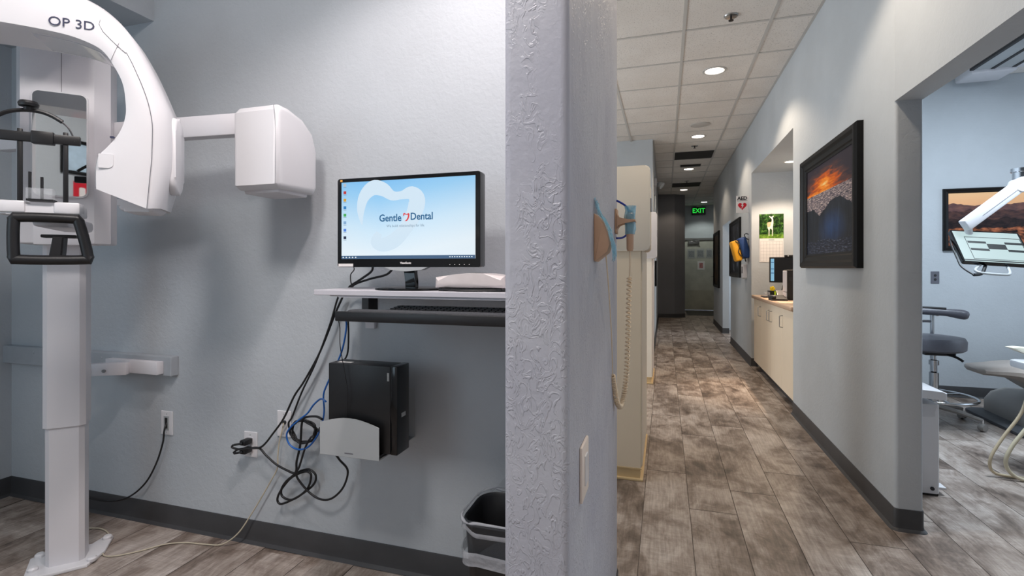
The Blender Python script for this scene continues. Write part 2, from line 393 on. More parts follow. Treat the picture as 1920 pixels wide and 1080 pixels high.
# right wall: rounded near jamb, header, niche, far doorway
bm = new(); prism(bm, rrect(1.05, 1.165, 2.824, 4.816, [.016, .016, 0, 0]), 0, H, 'XY')
struct(obj('wall_right', bm, M_WALL, smooth=30))
wall('wall_right_header', (1.05, 1.165, .9, 2.83, 2.046, H))
wall('wall_right_near', (1.05, 1.165, R0, .9, 0, H))
wall('wall_niche', (1.05, 1.165, 4.816, 6.98, 2.45, H), (1.165, 1.74, 4.70, 4.816, 0, H), (1.66, 1.74, 4.816, 6.98, 0, H), (1.05, 1.74, 6.98, 7.09, 0, H), (1.165, 1.66, 4.816, 6.98, 2.45, 2.5))
wall('wall_right_far', (1.05, 1.165, 7.09, 9.09, 0, H), (1.05, 1.165, 9.09, 10.31, 2.05, H), (1.05, 1.165, 10.31, 12.18, 0, H))
wall('wall_sideroom', (1.165, 3.5, 8.6, 8.7, 0, H), (1.165, 3.5, 10.9, 11.0, 0, H), (3.4, 3.5, 8.7, 10.9, 0, H))
wall('wall_operatory_back', (1.74, 4.6, 5.9, 6.0, 0, H))
wall('wall_operatory_right', (4.55, 4.66, R0, 6.0, 0, .8), (4.55, 4.66, R0, 6.0, 2.65, H), (4.55, 4.66, R0, 1.9, .8, 2.65), (4.55, 4.66, 5.3, 6.0, .8, 2.65))
wall('wall_far', (.3, .5, R1, R1 + .1, 0, H), (.5, 1.5, R1, R1 + .1, 2.12, H), (1.5, 2.2, R1, R1 + .1, 0, H))
wall('wall_far_right', (2.0, 2.1, 12.1, R1, 0, H), (1.165, 2.1, 12.08, 12.18, 0, H))
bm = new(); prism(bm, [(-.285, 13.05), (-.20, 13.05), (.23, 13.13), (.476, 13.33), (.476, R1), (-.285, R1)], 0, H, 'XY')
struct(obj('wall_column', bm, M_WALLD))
# windows
def window(name, x, y0, y1, z0, z1):
    w = struct(obj(name, B(x - .008, x + .008, y0, y1, z0, z1), M_GLASS)); bm = new()
    for a in ((y0, y0 + .05, z0, z1), (y1 - .05, y1, z0, z1), (y0 + .05, y1 - .05, z0, z0 + .05), (y0 + .05, y1 - .05, z1 - .05, z1)): box(bm, x - .03, x + .03, *a)
    obj('window_frame', bm, M_GRID, w)
w_ = struct(obj('added_rear_window', B(-3.25, -1.85, R0 - .07, R0 - .06, 1.05, 2.45), M_GLASS)); bm = new()  # unseen window added to hold the rear fill light
for a in ((-3.25, -3.20, 1.05, 2.45), (-1.90, -1.85, 1.05, 2.45), (-3.2, -1.9, 1.05, 1.10), (-3.2, -1.9, 2.40, 2.45)): box(bm, a[0], a[1], R0 - .09, R0 - .03, a[2], a[3])
obj('window_frame', bm, M_GRID, w_)
window('window_1', -3.51, 2.1, 3.1, .85, 2.55); window('window_2', -3.51, 4.15, 5.65, .85, 2.55); window('window_3', 4.605, 1.9, 5.3, .8, 2.65)
# baseboards
BP = [(0, 0), (.020, 0), (.017, .004), (.008, .012), (.005, .026), (.005, .098), (.003, .102), (0, .102)]
def base(name, path, mat=None): return struct(obj(name, sweep(new(), BP, path), mat or M_BASE, smooth=35))
base('baseboard_back', [(-3.45, R0), (-3.45, 1.84), (-.305, 1.84), (-.305, 1.0)][1:3])
base('baseboard_left', [(-3.45, R0), (-3.45, 1.84)])
arc = lambda cx, cy, r, a0, a1, n=6: [(cx + r * math.cos(math.radians(a0 + (a1 - a0) * k / n)), cy + r * math.sin(math.radians(a0 + (a1 - a0) * k / n))) for k in range(n + 1)]
base('baseboard_partition', [(-.305, 1.84)] + arc(-.289, .956, .016, 180, 270) + arc(-.191, .956, .016, 270, 360) + arc(-.191, 1.939, .016, 0, 90))
base('baseboard_right', [(1.05, 4.816)] + arc(1.066, 2.84, .016, 180, 270) + arc(1.149, 2.84, .016, 270, 360) + [(1.165, 4.70)])
base('baseboard_niche', [(1.05, 9.09), (1.05, 6.98), (1.12, 6.98)])
base('baseboard_right_far', [(1.05, 12.18), (1.05, 10.31), (1.165, 10.31)])
base('baseboard_operatory', [(1.74, 5.9), (4.55, 5.9)])
base('baseboard_column', [(-.17, 13.05), (-.20, 13.05), (.23, 13.13), (.476, 13.33), (.476, R1)])
base('baseboard_corridor_left', [(-1.2, 7.46), (-.17, 7.46), (-.17, 13.05)])
base('baseboard_far_right', [(2.0, R1), (2.0, 12.18), (1.165, 12.18)][0:2])

# ---- exit door at the corridor's end
door = struct(obj('door_1', B(.56, 1.46, R1 - .03, R1 + .015, .01, 2.06, .002, 1), M_DOOR))
bm = new()
for b in ((.50, .56, R1 - .06, R1 + .05, 0, 2.12), (1.46, 1.52, R1 - .06, R1 + .05, 0, 2.12), (.56, 1.46, R1 - .06, R1 + .05, 2.06, 2.12)): box(bm, *b)
obj('door_frame', bm, M_TRIMAL, door)
obj('door_closer', B(.66, .96, R1 - .085, R1 - .03, 1.955, 2.035, .006), M_TRIMAL, door)
obj('closer_arm', T([(.8, R1 - .09, 2.04), (1.0, R1 - .16, 2.07), (.78, R1 - .06, 2.09)], .008, 6, 3), M_TRIMAL, door)
obj('kick_plate', B(.57, 1.45, R1 - .033, R1 - .03, .04, .59), plain('kick_plate_worn', srgb(186, 184, 168), .35, .2, .12, 4), door)
obj('lever_handle', T([(1.39, R1 - .03, 1.0), (1.39, R1 - .08, 1.0), (1.28, R1 - .085, 1.0)], .011, 8, 3), M_STEEL, door)

# ================================================================== CEILING THINGS
def spot(name, loc, power, color, angle=125, blend=.35, size=.06, parent=None):
    l = bpy.data.lights.new(name, 'SPOT'); l.energy = power; l.color = color; l.spot_size = math.radians(angle); l.spot_blend = blend; l.shadow_soft_size = size
    o = bpy.data.objects.new(name, l); COL.objects.link(o); o.location = loc; o.rotation_euler = (0, 0, 0)
    if parent: o.parent = parent
    return o
def can(label, x, y, z, power, color, warm=True, r=.082, size=.06, angle=125):
    t = thing('recessed_light', label, 'ceiling light', (x, y, z), 0, 'recessed round ceiling lights')
    obj('trim_ring', lathe(new(), [(r, 0), (r + .004, -.005), (r + .022, -.003), (r + .024, .001), (r, .001)], seg=32), M_GRID, t, True)
    obj('lens', lathe(new(), [(.001, -.001), (r * .7, -.002), (r, .0)], seg=32), M_CANLIT if warm else M_CANLITW, t)
    spot('recessed_lamp', (0, 0, -.03), power, color, angle, .35, size, t)
can_labels = ['round recessed ceiling light above the picture doorway end of the corridor, behind the camera', 'round recessed ceiling light over the corridor beside the near doorway header', 'nearest and largest lit round recessed light in the corridor ceiling',
              'lit round recessed light just past the ceiling speaker disc', 'lit round recessed light between the two black ceiling grilles', 'lit round recessed light just beyond the farther black ceiling grille', 'farthest lit recessed light above the exit sign']
for (x, y, p, c), lb in zip(CANS, can_labels): can(lb, x, y, CEIL, p, c, c == WARM)
t = thing('ceiling_panel_light', 'white square ceiling panel light over the imaging alcove, out of frame', 'ceiling light', (*ALCOVE_CANS[0][:2], CEIL))
obj('frame', B(-.25, .25, -.25, .25, -.006, 0, .002), M_GRID, t); obj('diffuser', B(-.23, .23, -.23, .23, -.009, -.005), emit('panel_diffuser_warm', (1, .95, .92, 1), 5), t)
pl_ = area_light('panel_lamp', (0, 0, -.012), (0, 0, 0), .44, .44, ALCOVE_CANS[0][2], ALCOVE_CANS[0][3]); pl_.parent = t
can('round recessed ceiling light above the monitor shelf, out of frame', *ALCOVE_CANS[1][:2], CEIL, ALCOVE_CANS[1][2], ALCOVE_CANS[1][3], False, .082, .08, 130)
can('round recessed light in the lowered ceiling of the counter niche', 1.36, 6.34, 2.45, 62, (1.0, .78, .58), True, .06, .035, 130)
beam = spot('niche_beam', (1.36, 6.34, 2.42), 210, (1.0, .74, .52), 34, .8, .03)
beam.rotation_euler = (Vector((.80, 5.52, 0)) - Vector((1.36, 6.34, 2.42))).to_track_quat('-Z', 'Y').to_euler()
def sprinkler(label, x, y):
    t = thing('fire_sprinkler', label, 'sprinkler', (x, y, CEIL), 0, 'fire sprinklers along the corridor ceiling')
    obj('escutcheon', lathe(new(), [(.03, .0), (.045, -.006), (.05, .001)], seg=24), M_STEEL, t, True)
    obj('deflector', lathe(new(), [(.006, .0), (.006, -.03), (.018, -.032), (.018, -.035), (.002, -.036)], seg=16), M_BLACK, t, True)
sprinkler('dark metal fire sprinkler in the nearest ceiling tile row', .459, 3.95)
sprinkler('fire sprinkler just before the nearer black ceiling grille', .425, 8.01)
sprinkler('fire sprinkler at the farther black ceiling grille', .44, 11.2)
t = thing('ceiling_speaker', 'flat round white ceiling speaker just before the second recessed light', 'speaker', (.431, 6.84, CEIL))
obj('grille', lathe(new(), [(.001, -.007), (.10, -.007), (.112, -.003)], seg=36), plain('speaker_grille', srgb(190, 188, 184), .7, 0, .1, 200), t, True)
obj('rim', lathe(new(), [(.110, 0), (.112, -.008), (.122, -.004), (.122, .001)], seg=36), M_GRID, t, True)
t = thing('ceiling_vent', 'small dark ceiling vent box beside the light between the two black grilles', 'ceiling vent', (.43, 9.45, CEIL))
obj('box', B(-.17, .17, -.05, .05, -.03, 0, .004), M_BLACK, t); obj('lip', B(-.18, .18, -.06, .06, -.006, .001, .002), M_GRID, t)
# exit sign
t = thing('exit_sign', 'green lit EXIT sign hanging above the far door', 'exit sign', (.94, R1 - .06, 2.93))
obj('housing', B(-.19, .19, -.02, .04, -.13, .10, .008), plain('exit_housing', srgb(40, 50, 40), .5), t)
obj('mount', B(-.06, .06, -.01, .03, .10, .15), M_GRID, t)
text_obj('lettering', 'EXIT', .19, emit('exit_green', (.02, .75, .06, 1), 1.0), t, frameM((0, -.022, -.015), (1, 0, 0), (0, 0, 1)), bold=.002, sx=.9)
# emergency lamp on left corridor wall
t = thing('emergency_light', 'white emergency lamp head high on the left corridor wall', 'emergency light', (-.17, 8.6, 2.65))
obj('base_plate', B(0, .04, -.10, .10, -.06, .06, .006), M_PLASTIC2, t)
obj('lamp_head', lathe(new(), [(.02, 0), (.045, .02), (.06, .07), (.055, .085)], (0, 0, 0), 20, 'X'), M_GREYM, t, True, (.06, -.06, -.02), (0, math.radians(35), math.radians(-20)))
obj('swivel', T([(.03, -.05, 0), (.06, -.06, -.01), (.08, -.06, -.02)], .012, 8, 3), M_PLASTIC2, t)
obj('bracket', B(-.0, .03, -.04, .04, -.20, -.06), M_PLASTIC2, t)

# ================================================================== ALCOVE: panoramic x-ray unit
xr = thing('dental_xray_unit', 'white panoramic dental x-ray machine standing on the floor by the left wall', 'x-ray machine', (-2.396, 1.453, 0), math.radians(45))
def L(bm, name, mat, smooth=35, parent=None): return obj(name, bm, mat, parent or xr, smooth)
# local frame: +x to the right along the face, +y towards the wall corner, front face at y=0
def chamf(w, d, c): return [(-w + c, 0), (w - c, 0), (w, c), (w, d - c), (w - c, d), (-w + c, d), (-w, d - c), (-w, c)]
L(prism(new(), chamf(.064, .095, .016), .012, 1.40, 'XY'), 'lower_column', M_PLASTIC2)
L(prism(new(), [(x * 1.09, y - .008 if y < .05 else y + .006) for x, y in chamf(.064, .098, .016)], .585, 1.42, 'XY', .002, 1), 'upper_column', M_PLASTIC2)
L(prism(new(), [(-.115, -.05), (-.03, -.055), (.085, -.045), (.125, .05), (.13, .185), (.09, .20), (.065, .14), (-.07, .14), (-.10, .16), (-.14, .12)], 0, .014, 'XY', .004, 2), 'base_plate', M_PLASTIC)
for p in ((-.098, .0), (-.108, .12), (.095, -.015), (.112, .165)):
    L(lathe(new(), [(.016, .012), (.018, .024), (.012, .03), (.001, .03)], (p[0], p[1], 0), 20), 'bolt_cap', M_PLASTIC)
# carriage with mirror (face about 9 cm in front of the column)
cy = -.125
L(prism(new(), [(-.125, cy + .05), (-.10, cy), (.125, cy), (.170, cy + .045), (.170, cy + .16), (-.125, cy + .16)], 1.345, 2.13, 'XY', .008, 2), 'carriage', M_PLASTIC2)
L(prism(new(), [(-.06, cy - .004), (.10, cy - .004), (.135, cy + .06), (-.08, cy + .06)], 1.34, 1.42, 'XY', .006, 2), 'carriage_shelf', M_PLASTIC2)
mr = L(prism(new(), rrect(-.066, .108, 1.530, 1.945, .022), cy - .010, cy + .002, 'XZ', .002, 1), 'mirror_frame', M_PLASTIC)
lab(L(prism(new(), rrect(-.061, .103, 1.535, 1.940, .02), cy - .0115, cy - .009, 'XZ'), 'mirror', M_MIRROR, False, mr), 'tall rounded patient mirror')
L(B(.022, .0236, cy - .001, cy + .01, 1.948, 2.12), 'panel_seam', M_SEAM, False)
# gantry arch lofted from measured sections
ga = math.radians(38 - 45)
def toloc(x, y, z):      # world to unit frame
    dx, dy = x + 2.396, y - 1.453; q = math.radians(-45); return Vector((dx * math.cos(q) - dy * math.sin(q), dx * math.sin(q) + dy * math.cos(q), z))
GF = toloc(-1.73, 1.092, 0)
def g3(x, y, z): return (GF.x + x * math.cos(ga) - y * math.sin(ga), GF.y + x * math.sin(ga) + y * math.cos(ga), z)
INN = [(-.62, 1.975), (-.40, 1.975), (-.19, 1.972), (-.065, 1.964), (0, 1.952), (.054, 1.928), (.088, 1.876), (.107, 1.828), (.113, 1.769), (.112, 1.735), (.104, 1.701), (.088, 1.666), (.061, 1.629), (.038, 1.598), (.032, 1.55), (.033, 1.499)]
SEA = [(-.62, 2.115), (-.40, 2.115), (-.19, 2.11), (-.065, 2.098), (.02, 2.066), (.072, 2.0), (.117, 1.936), (.150, 1.86), (.172, 1.795), (.182, 1.75), (.187, 1.709), (.187, 1.67), (.186, 1.63), (.185, 1.597), (.180, 1.54), (.172, 1.440)]
OUT = [(-.62, 2.14), (-.40, 2.14), (-.19, 2.135), (-.065, 2.122), (.03, 2.09), (.10, 2.03), (.148, 1.95), (.182, 1.875), (.208, 1.808), (.222, 1.766), (.228, 1.723), (.230, 1.68), (.230, 1.64), (.229, 1.601), (.222, 1.54), (.200, 1.446)]
def sp2(P, n=5): return [(p.x, p.y) for p in spline([(a, b, 0) for a, b in P], n)]
I2, S2, O2 = sp2(INN), sp2(SEA), sp2(OUT); N = len(I2)
def lerp2(a, b, t): return (a[0] + (b[0] - a[0]) * t, a[1] + (b[1] - a[1]) * t)
GD = .20
def loft(bm, rows):
    for A, C in zip(rows, rows[1:]):
        for k in range(len(A) - 1): bm.faces.new((A[k], A[k + 1], C[k + 1], C[k]))
bm = new(); rows = []
for i in range(N):
    a, s_, o_ = I2[i], S2[i], O2[i]
    ring = [(a, .02), (lerp2(a, s_, .05), .004), (lerp2(a, s_, .3), 0), (lerp2(a, s_, .7), 0), (s_, .004), (lerp2(s_, o_, .55), .02), (o_, .05), (o_, GD - .03), (lerp2(s_, o_, .5), GD), (lerp2(a, s_, .2), GD), (a, GD - .02)]
    rows.append([bm.verts.new(g3(p[0], y, p[1])) for p, y in ring])
loft(bm, rows)
for r_ in rows: pass
for A, C in zip(rows, rows[1:]): bm.faces.new((A[-1], A[0], C[0], C[-1]))
bm.faces.new(rows[0]); bm.faces.new(rows[-1])
gan = L(bm, 'gantry_arch', M_PLASTIC, 38)
# underside glossy panel
bm = new(); rows = [[bm.verts.new(g3(I2[i][0], y, I2[i][1] - dz)) for y, dz in ((.035, .0), (.035, .0025), (GD - .035, .0025), (GD - .035, .0))] for i in range(12, 33)]
loft(bm, rows); obj('underside_panel', bm, M_WHITEGLOSS, gan, 35)
obj('seam_line', tube(new(), [g3(S2[i][0] + .0005, .0028, S2[i][1]) for i in range(30, N, 1)], .0011, 5), M_SEAM, gan)
obj('seam_line', tube(new(), [g3(*q) for q in [(lerp2(I2[28], S2[28], k / 6)[0], -.0003, lerp2(I2[28], S2[28], k / 6)[1]) for k in range(7)]], .0009, 5), M_SEAM, gan)
obj('seam_line', tube(new(), [g3(*q) for q in [(.052, -.0002, 2.026), (.048, -.0006, 2.012), (.058, -.0006, 1.99), (.080, -.0006, 1.966), (.105, -.0004, 1.942), (.117, .002, 1.932)]], .0009, 5), M_SEAM, gan)
text_obj('lettering', 'OP 3D', .039, M_NAVY, gan, frameM(g3(-.020, -.0012, 2.000), Vector(g3(1, 0, 0)) - Vector(g3(0, 0, 0)), (0, 0, 1)), sx=1.05)
# side cover, vents and small marks on the sensor head
bm = new(); prism(bm, rrect(.055, GD - .03, 1.50, 1.765, .055, 8), .208, .240, 'YZ', .012, 3)
for v in bm.verts: v.co = Vector(g3(*v.co))
obj('side_cover', bm, M_PLASTIC, gan, 35)
bm = new(); prism(bm, rrect(.085, .19, 1.412, 1.47, .02), .03, .17, 'XZ', .012, 2)
for v in bm.verts: v.co = Vector(g3(v.co.x, v.co.y, v.co.z + .02))
obj('head_base', bm, M_PLASTIC2, gan, 35)
bm = new(); prism(bm, rrect(.076, .088, 1.658, 1.664, .0028), -.002, .004, 'XZ')
for v in bm.verts: v.co = Vector(g3(*v.co))
obj('indicator', bm, M_NAVY, gan)
bm = new(); prism(bm, rrect(.047, .085, 1.563, 1.607, [.002, .012, .002, .002]), -.0022, .002, 'XZ', .0008, 1)
for v in bm.verts: v.co = Vector(g3(*v.co))
obj('access_cover', bm, M_PLASTIC, gan)
# overhead support from carriage to gantry and left (tube) head, mostly out of frame
bm = new(); box(bm, -.12, .12, -.42, .03, 2.14, 2.27, .02, 2); L(bm, 'overhead_arm', M_PLASTIC2)
bm = new(); prism(bm, rrect(-.62, -.42, 1.45, 2.05, .05), -.005, GD, 'XZ', .02, 2)
for v in bm.verts: v.co = Vector(g3(*v.co))
L(bm, 'tube_head', M_PLASTIC)
# chin rest and head support
KO = toloc(-1.908, 1.09, 0)
def k3(x, y, z): return Vector((KO.x + x, KO.y + y, z))
def KL(bm, name, mat, smooth=35, parent=None):
    for v in bm.verts: v.co = k3(*v.co)
    return L(bm, name, mat, smooth, parent)
chin = KL(prism(new(), rrect(-.10, .10, 0, .10, .02), 1.418, 1.452, 'XY', .006, 2), 'chin_platform', M_PLASTIC)
for s_ in (-1, 1):
    KL(B(s_ * .0675 - .033, s_ * .0675 + .033, -.006, .05, 1.424, 1.462, .006), 'platform_pad', M_PLASTIC, 35, chin)
KL(B(-.035, .06, .05, .36, 1.385, 1.425, .012), 'platform_arm', M_PLASTIC2)
KL(T([(-.058, -.012, 1.395), (-.045, -.012, 1.408), (.085, -.012, 1.408), (.100, -.012, 1.395), (.122, -.012, 1.29), (.112, -.012, 1.276), (-.045, -.012, 1.276), (-.058, -.012, 1.29)], .0155, 12, 5, True), 'hand_grip', M_BLACK)
KL(prism(new(), [(.018, 1.27), (.052, 1.27), (.058, 1.35), (.03, 1.35)], .0, .05, 'XZ', .004, 1), 'grip_stem', M_BLACK)
KL(B(-.005, .085, .02, .07, 1.348, 1.358, .003), 'grip_bracket', M_BLACK)
hb = KL(B(-.13, .10, -.004, .012, 1.650, 1.680, .003), 'temple_bar', M_BLACK)
KL(B(-.02, .035, -.010, .016, 1.645, 1.685, .003), 'bar_slider', M_BLACK, 35, hb)
for x in (-.049, .062): KL(B(x - .006, x + .006, .0, .012, 1.455, 1.69, .002), 'support_post', M_BLACK)
KL(T([(-.12, .0, 1.705), (-.081, .0, 1.735), (-.04, .0, 1.748), (0, .0, 1.748), (.03, .0, 1.738), (.055, .0, 1.722)], .0065, 8, 5), 'forehead_band', M_BLACK)
KL(T([(.05, .0, 1.725), (.07, .0, 1.705), (.083, .0, 1.675), (.086, -.002, 1.66)], .0028, 6, 5), 'band_cable', M_BLACK)
KL(lathe(new(), [(.012, 1.748), (.012, 1.758), (.024, 1.760), (.026, 1.768), (.022, 1.776), (.008, 1.778), (.001, 1.778)], (-.027, 0, 0), 16), 'adjust_knob', M_BLACK)
KL(B(-.03, .035, -.012, .03, 1.462, 1.468), 'bite_tray', M_BLACK)
KL(B(-.032, .033, -.010, .02, 1.468, 1.503, .002), 'bite_block', M_CLEAR)
for x, z in ((-.025, 1.555), (.004, 1.54)): KL(B(x - .003, x + .003, .0, .008, 1.465, z), 'bite_post', M_BLACK)
# cephalometric arm and head, wall bracket (world coordinates turned into the unit frame)
def WL(bm, name, mat, smooth=35, parent=None):
    for v in bm.verts: v.co = toloc(*v.co)
    return L(bm, name, mat, smooth, parent)
bm = new(); box(bm, -1.37, .0, -.025, .025, 1.785, 1.872, .006); bmesh.ops.transform(bm, matrix=Matrix.Translation((-1.56, 1.63, 0)) @ Matrix.Rotation(math.radians(4.5), 4, 'Z'), verts=bm.verts)
WL(bm, 'ceph_arm', M_PLASTIC2)
bm = new(); prism(bm, [(1.535, 1.565), (1.535, 1.845), (1.555, 1.868), (1.60, 1.866), (1.68, 1.845), (1.74, 1.80), (1.765, 1.73), (1.765, 1.58), (1.75, 1.553), (1.56, 1.550)], -1.598, -1.385, 'YZ', .022, 4)
ch = WL(bm, 'ceph_head', M_PLASTIC)
WL(tube(new(), spline([(-1.384 - .018, 1.534, 1.862), (-1.392, 1.532, 1.80), (-1.390, 1.532, 1.70), (-1.394, 1.534, 1.565)], 5), .0009, 5), 'seam_line', M_SEAM, 35, ch)
WL(B(-1.575, -1.41, 1.57, 1.73, 1.538, 1.556, .005), 'head_underside', M_PLASTIC2, 35, ch)
WL(B(-2.62, -2.285, 1.765, 1.80, .745, .805, .002), 'wall_bracket', M_PLASTIC2)
bm = new(); box(bm, -.20, .02, -.02, .02, .742, .798, .002); bmesh.ops.transform(bm, matrix=Matrix.Translation((-2.47, 1.745, 0)) @ Matrix.Rotation(math.radians(30), 4, 'Z'), verts=bm.verts)
ba = WL(bm, 'bracket_arm', M_PLASTIC2)
for q in (-.13, -.07):
    c_, s_ = math.cos(math.radians(30)), math.sin(math.radians(30))
    p0 = Vector((-2.47 + q * c_ + .02 * s_, 1.745 + q * s_ - .02 * c_, .765)); dn = Vector((s_, -c_, 0))
    WL(cyl(new(), p0, p0 + dn * .006, .008, 12), 'bolt', M_STEEL, 35, ba)
# painted rail on wall
t = thing('wall_rail', 'grey painted wooden rail fixed along the wall behind the x-ray column', 'wall rail', (-2.9, 1.84, .78))
obj('board', B(-.55, .66, -.04, 0, -.047, .047, .004), M_RAIL, t)
for x in (-.3, .2, .42): obj('screw_head', lathe(new(), [(.006, -.042), (.007, -.040), (.001, -.0425)], (x, 0, .02), 10, 'Y'), M_RAIL, t)

# ================================================================== ALCOVE: wall plates and cables
def plate(name, label, x, z, kind):
    t = thing(name, label, 'wall plate', (x, 1.84, z), 0)
    obj('cover_plate', B(-.037, .037, -.006, 0, -.058, .058, .003), M_PLASTIC, t)
    if kind == 'slot':
        obj('insert', B(-.017, .017, -.008, -.005, -.034, .034, .001), M_GREYM, t); obj('slot', B(-.008, .008, -.009, -.007, -.026, .026), M_BLACK, t)
    if kind == 'duplex':
        for dz in (.02, -.02):
            r_ = obj('receptacle', prism(new(), rrect(-.017, .017, dz - .014, dz + .014, .008), -.008, -.004, 'XZ'), M_PLASTIC2, t)
            for dx in (-.006, .006): obj('slot', B(dx - .001, dx + .001, -.0085, -.0075, dz - .004, dz + .005), M_INK, r_)
    if kind == 'jack': obj('jack', lathe(new(), [(.001, -.014), (.006, -.014), (.009, -.012), (.009, -.005)], (0.005, 0, .008), 14, 'Y'), M_BLACK, t)
    for dz in (.044, -.044): obj('screw', lathe(new(), [(.001, -.0075), (.003, -.007), (.0035, -.005)], (0, 0, dz), 8, 'Y'), M_GREYM, t)
    return t
plate('cable_wall_plate', 'white wall plate with a dark slot and a black cable beside the x-ray column', -2.31, .498, 'slot')
plate('power_outlet', 'white duplex outlet with two black plugs in it', -1.805, .446, 'duplex')
plate('coax_wall_plate', 'white wall plate with a round jack and thin beige cable', -1.62, .556, 'jack')
def plug(label, x, z, ang):
    t = thing('power_plug', label, 'plug', (x, 1.832, z), 0)
    obj('body', B(-.016, .016, -.045, 0, -.012, .012, .005), M_CABLE, t, 35); obj('strain_relief', T([(0, -.044, 0), (-.015, -.055, -.002), (-.032, -.056, -.006)], [.008, .007, .006, .006, .005, .005, .005, .005, .005, .005, .005, .005, .005], 8, 6), M_CABLE, t, True)
plug('black plug in the upper socket of the duplex outlet', -1.805, .466, 0)
plug('black plug in the lower socket of the duplex outlet', -1.805, .428, 0)
def cable(name, label, pts, r, mat, sub=6, cat='cable', seg=8):
    return tag(obj(name, T(pts, r, seg, sub), mat, smooth=60), label, cat)
power_a = [(-1.28, 1.80, 1.15), (-1.297, 1.8, 1.116), (-1.329, 1.8, 1.053), (-1.403, 1.8, .892), (-1.484, 1.8, .762), (-1.534, 1.8, .696), (-1.591, 1.8, .592), (-1.649, 1.8, .52), (-1.69, 1.8, .473), (-1.723, 1.8, .451), (-1.77, 1.79, .447), (-1.82, 1.782, .44), (-1.842, 1.776, .424)]
power_b = [(-1.29, 1.795, 1.15), (-1.312, 1.795, 1.12), (-1.351, 1.795, 1.007), (-1.421, 1.795, .846), (-1.491, 1.795, .717), (-1.541, 1.795, .607), (-1.56, 1.795, .578), (-1.552, 1.795, .545), (-1.524, 1.795, .515), (-1.479, 1.795, .501)]
cord_c = [(-1.842, 1.776, .460), (-1.845, 1.774, .448), (-1.80, 1.785, .44), (-1.734, 1.805, .448), (-1.689, 1.805, .419), (-1.636, 1.805, .386), (-1.584, 1.805, .368), (-1.533, 1.805, .357), (-1.504, 1.805, .373), (-1.46, 1.805, .383), (-1.429, 1.805, .363), (-1.437, 1.805, .325), (-1.487, 1.8, .281), (-1.555, 1.8, .239), (-1.607, 1.8, .218), (-1.624, 1.8, .235), (-1.607, 1.8, .275), (-1.555, 1.795, .334), (-1.51, 1.795, .363), (-1.465, 1.795, .378), (-1.444, 1.795, .362), (-1.465, 1.795, .303), (-1.533, 1.79, .252), (-1.584, 1.79, .255), (-1.595, 1.79, .282), (-1.572, 1.79, .322), (-1.516, 1.785, .372), (-1.51, 1.785, .419), (-1.487, 1.78, .497), (-1.479, 1.78, .587), (-1.454, 1.77, .617), (-1.36, 1.72, .644), (-1.30, 1.68, .65)]
cord_d = [(-1.262, 1.70, .52), (-1.262, 1.74, .471), (-1.259, 1.79, .408), (-1.28, 1.79, .338), (-1.333, 1.79, .285), (-1.387, 1.79, .271), (-1.442, 1.79, .289), (-1.486, 1.78, .335), (-1.503, 1.775, .37), (-1.486, 1.775, .409), (-1.453, 1.77, .491), (-1.42, 1.76, .536), (-1.36, 1.70, .57)]
blue_a = [(-1.235, 1.70, 1.07), (-1.245, 1.74, 1.05), (-1.255, 1.775, 1.023), (-1.261, 1.775, .967), (-1.279, 1.775, .9), (-1.312, 1.775, .832), (-1.349, 1.775, .763), (-1.366, 1.775, .717), (-1.363, 1.775, .649), (-1.372, 1.772, .597), (-1.394, 1.77, .545), (-1.438, 1.77, .495), (-1.488, 1.77, .479), (-1.532, 1.77, .494), (-1.549, 1.77, .53), (-1.532, 1.768, .564), (-1.482, 1.766, .606), (-1.438, 1.764, .638), (-1.405, 1.762, .677), (-1.36, 1.75, .708), (-1.29, 1.69, .718)]
cable('mains_cable', 'black power cord running from the shelf down to the lower plug', power_a, .0045, M_CABLE)
cable('monitor_cable', 'black cable from the shelf that joins the coiled bundle', power_b, .004, M_CABLE)
cable('looped_power_cord', 'black power cord hanging in large loops below the coil', cord_c, .0048, M_CABLE, 8)
cable('drooping_cord', 'single black cord drooping from under the grey computer holder', cord_d, .0045, M_CABLE, 8)
cable('network_cable', 'bright blue network cable looping beside the computer tower', blue_a, .0038, M_BLUE, 8)
coil = []
for k in range(72):
    a = k * .35; q = 1 + .05 * math.sin(k * 1.7); coil.append((-1.479 + .062 * q * math.cos(a), 1.790 + .009 * math.sin(k * .9), .55 - .047 * q * math.sin(a)))
cable('cable_coil', 'tied coil of black cable hanging beside the grey holder', coil + [(-1.40, 1.78, .56), (-1.34, 1.72, .60)], .0042, M_CABLE, 4)
cable('thin_cable', 'thin black cable hanging in front of the computer tower side', [(-1.15, 1.56, 1.075), (-1.142, 1.575, 1.038), (-1.147, 1.585, .959), (-1.128, 1.586, .861), (-1.117, 1.588, .784), (-1.124, 1.59, .69)], .0016, M_CABLE)
cable('tower_drop_cable', 'black cable dropping from the keyboard tray behind the tower', [(-1.21, 1.72, 1.07), (-1.213, 1.73, .98), (-1.22, 1.73, .90), (-1.25, 1.72, .86)], .0035, M_CABLE)
cable('beige_phone_cable', 'thin beige cable from the wall jack trailing across the floor', [(-1.615, 1.828, .563), (-1.612, 1.815, .534), (-1.628, 1.815, .479), (-1.635, 1.815, .421), (-1.639, 1.815, .363), (-1.675, 1.815, .301), (-1.716, 1.815, .237), (-1.77, 1.81, .153), (-1.83, 1.79, .06), (-1.90, 1.77, .010), (-1.98, 1.755, .005), (-2.074, 1.74, .005), (-2.152, 1.703, .005), (-2.211, 1.627, .005), (-2.274, 1.57, .005), (-2.33, 1.562, .005), (-2.40, 1.62, .005), (-2.486, 1.69, .005), (-2.573, 1.715, .005), (-2.643, 1.70, .005)], .003, M_BEIGEC, 8)
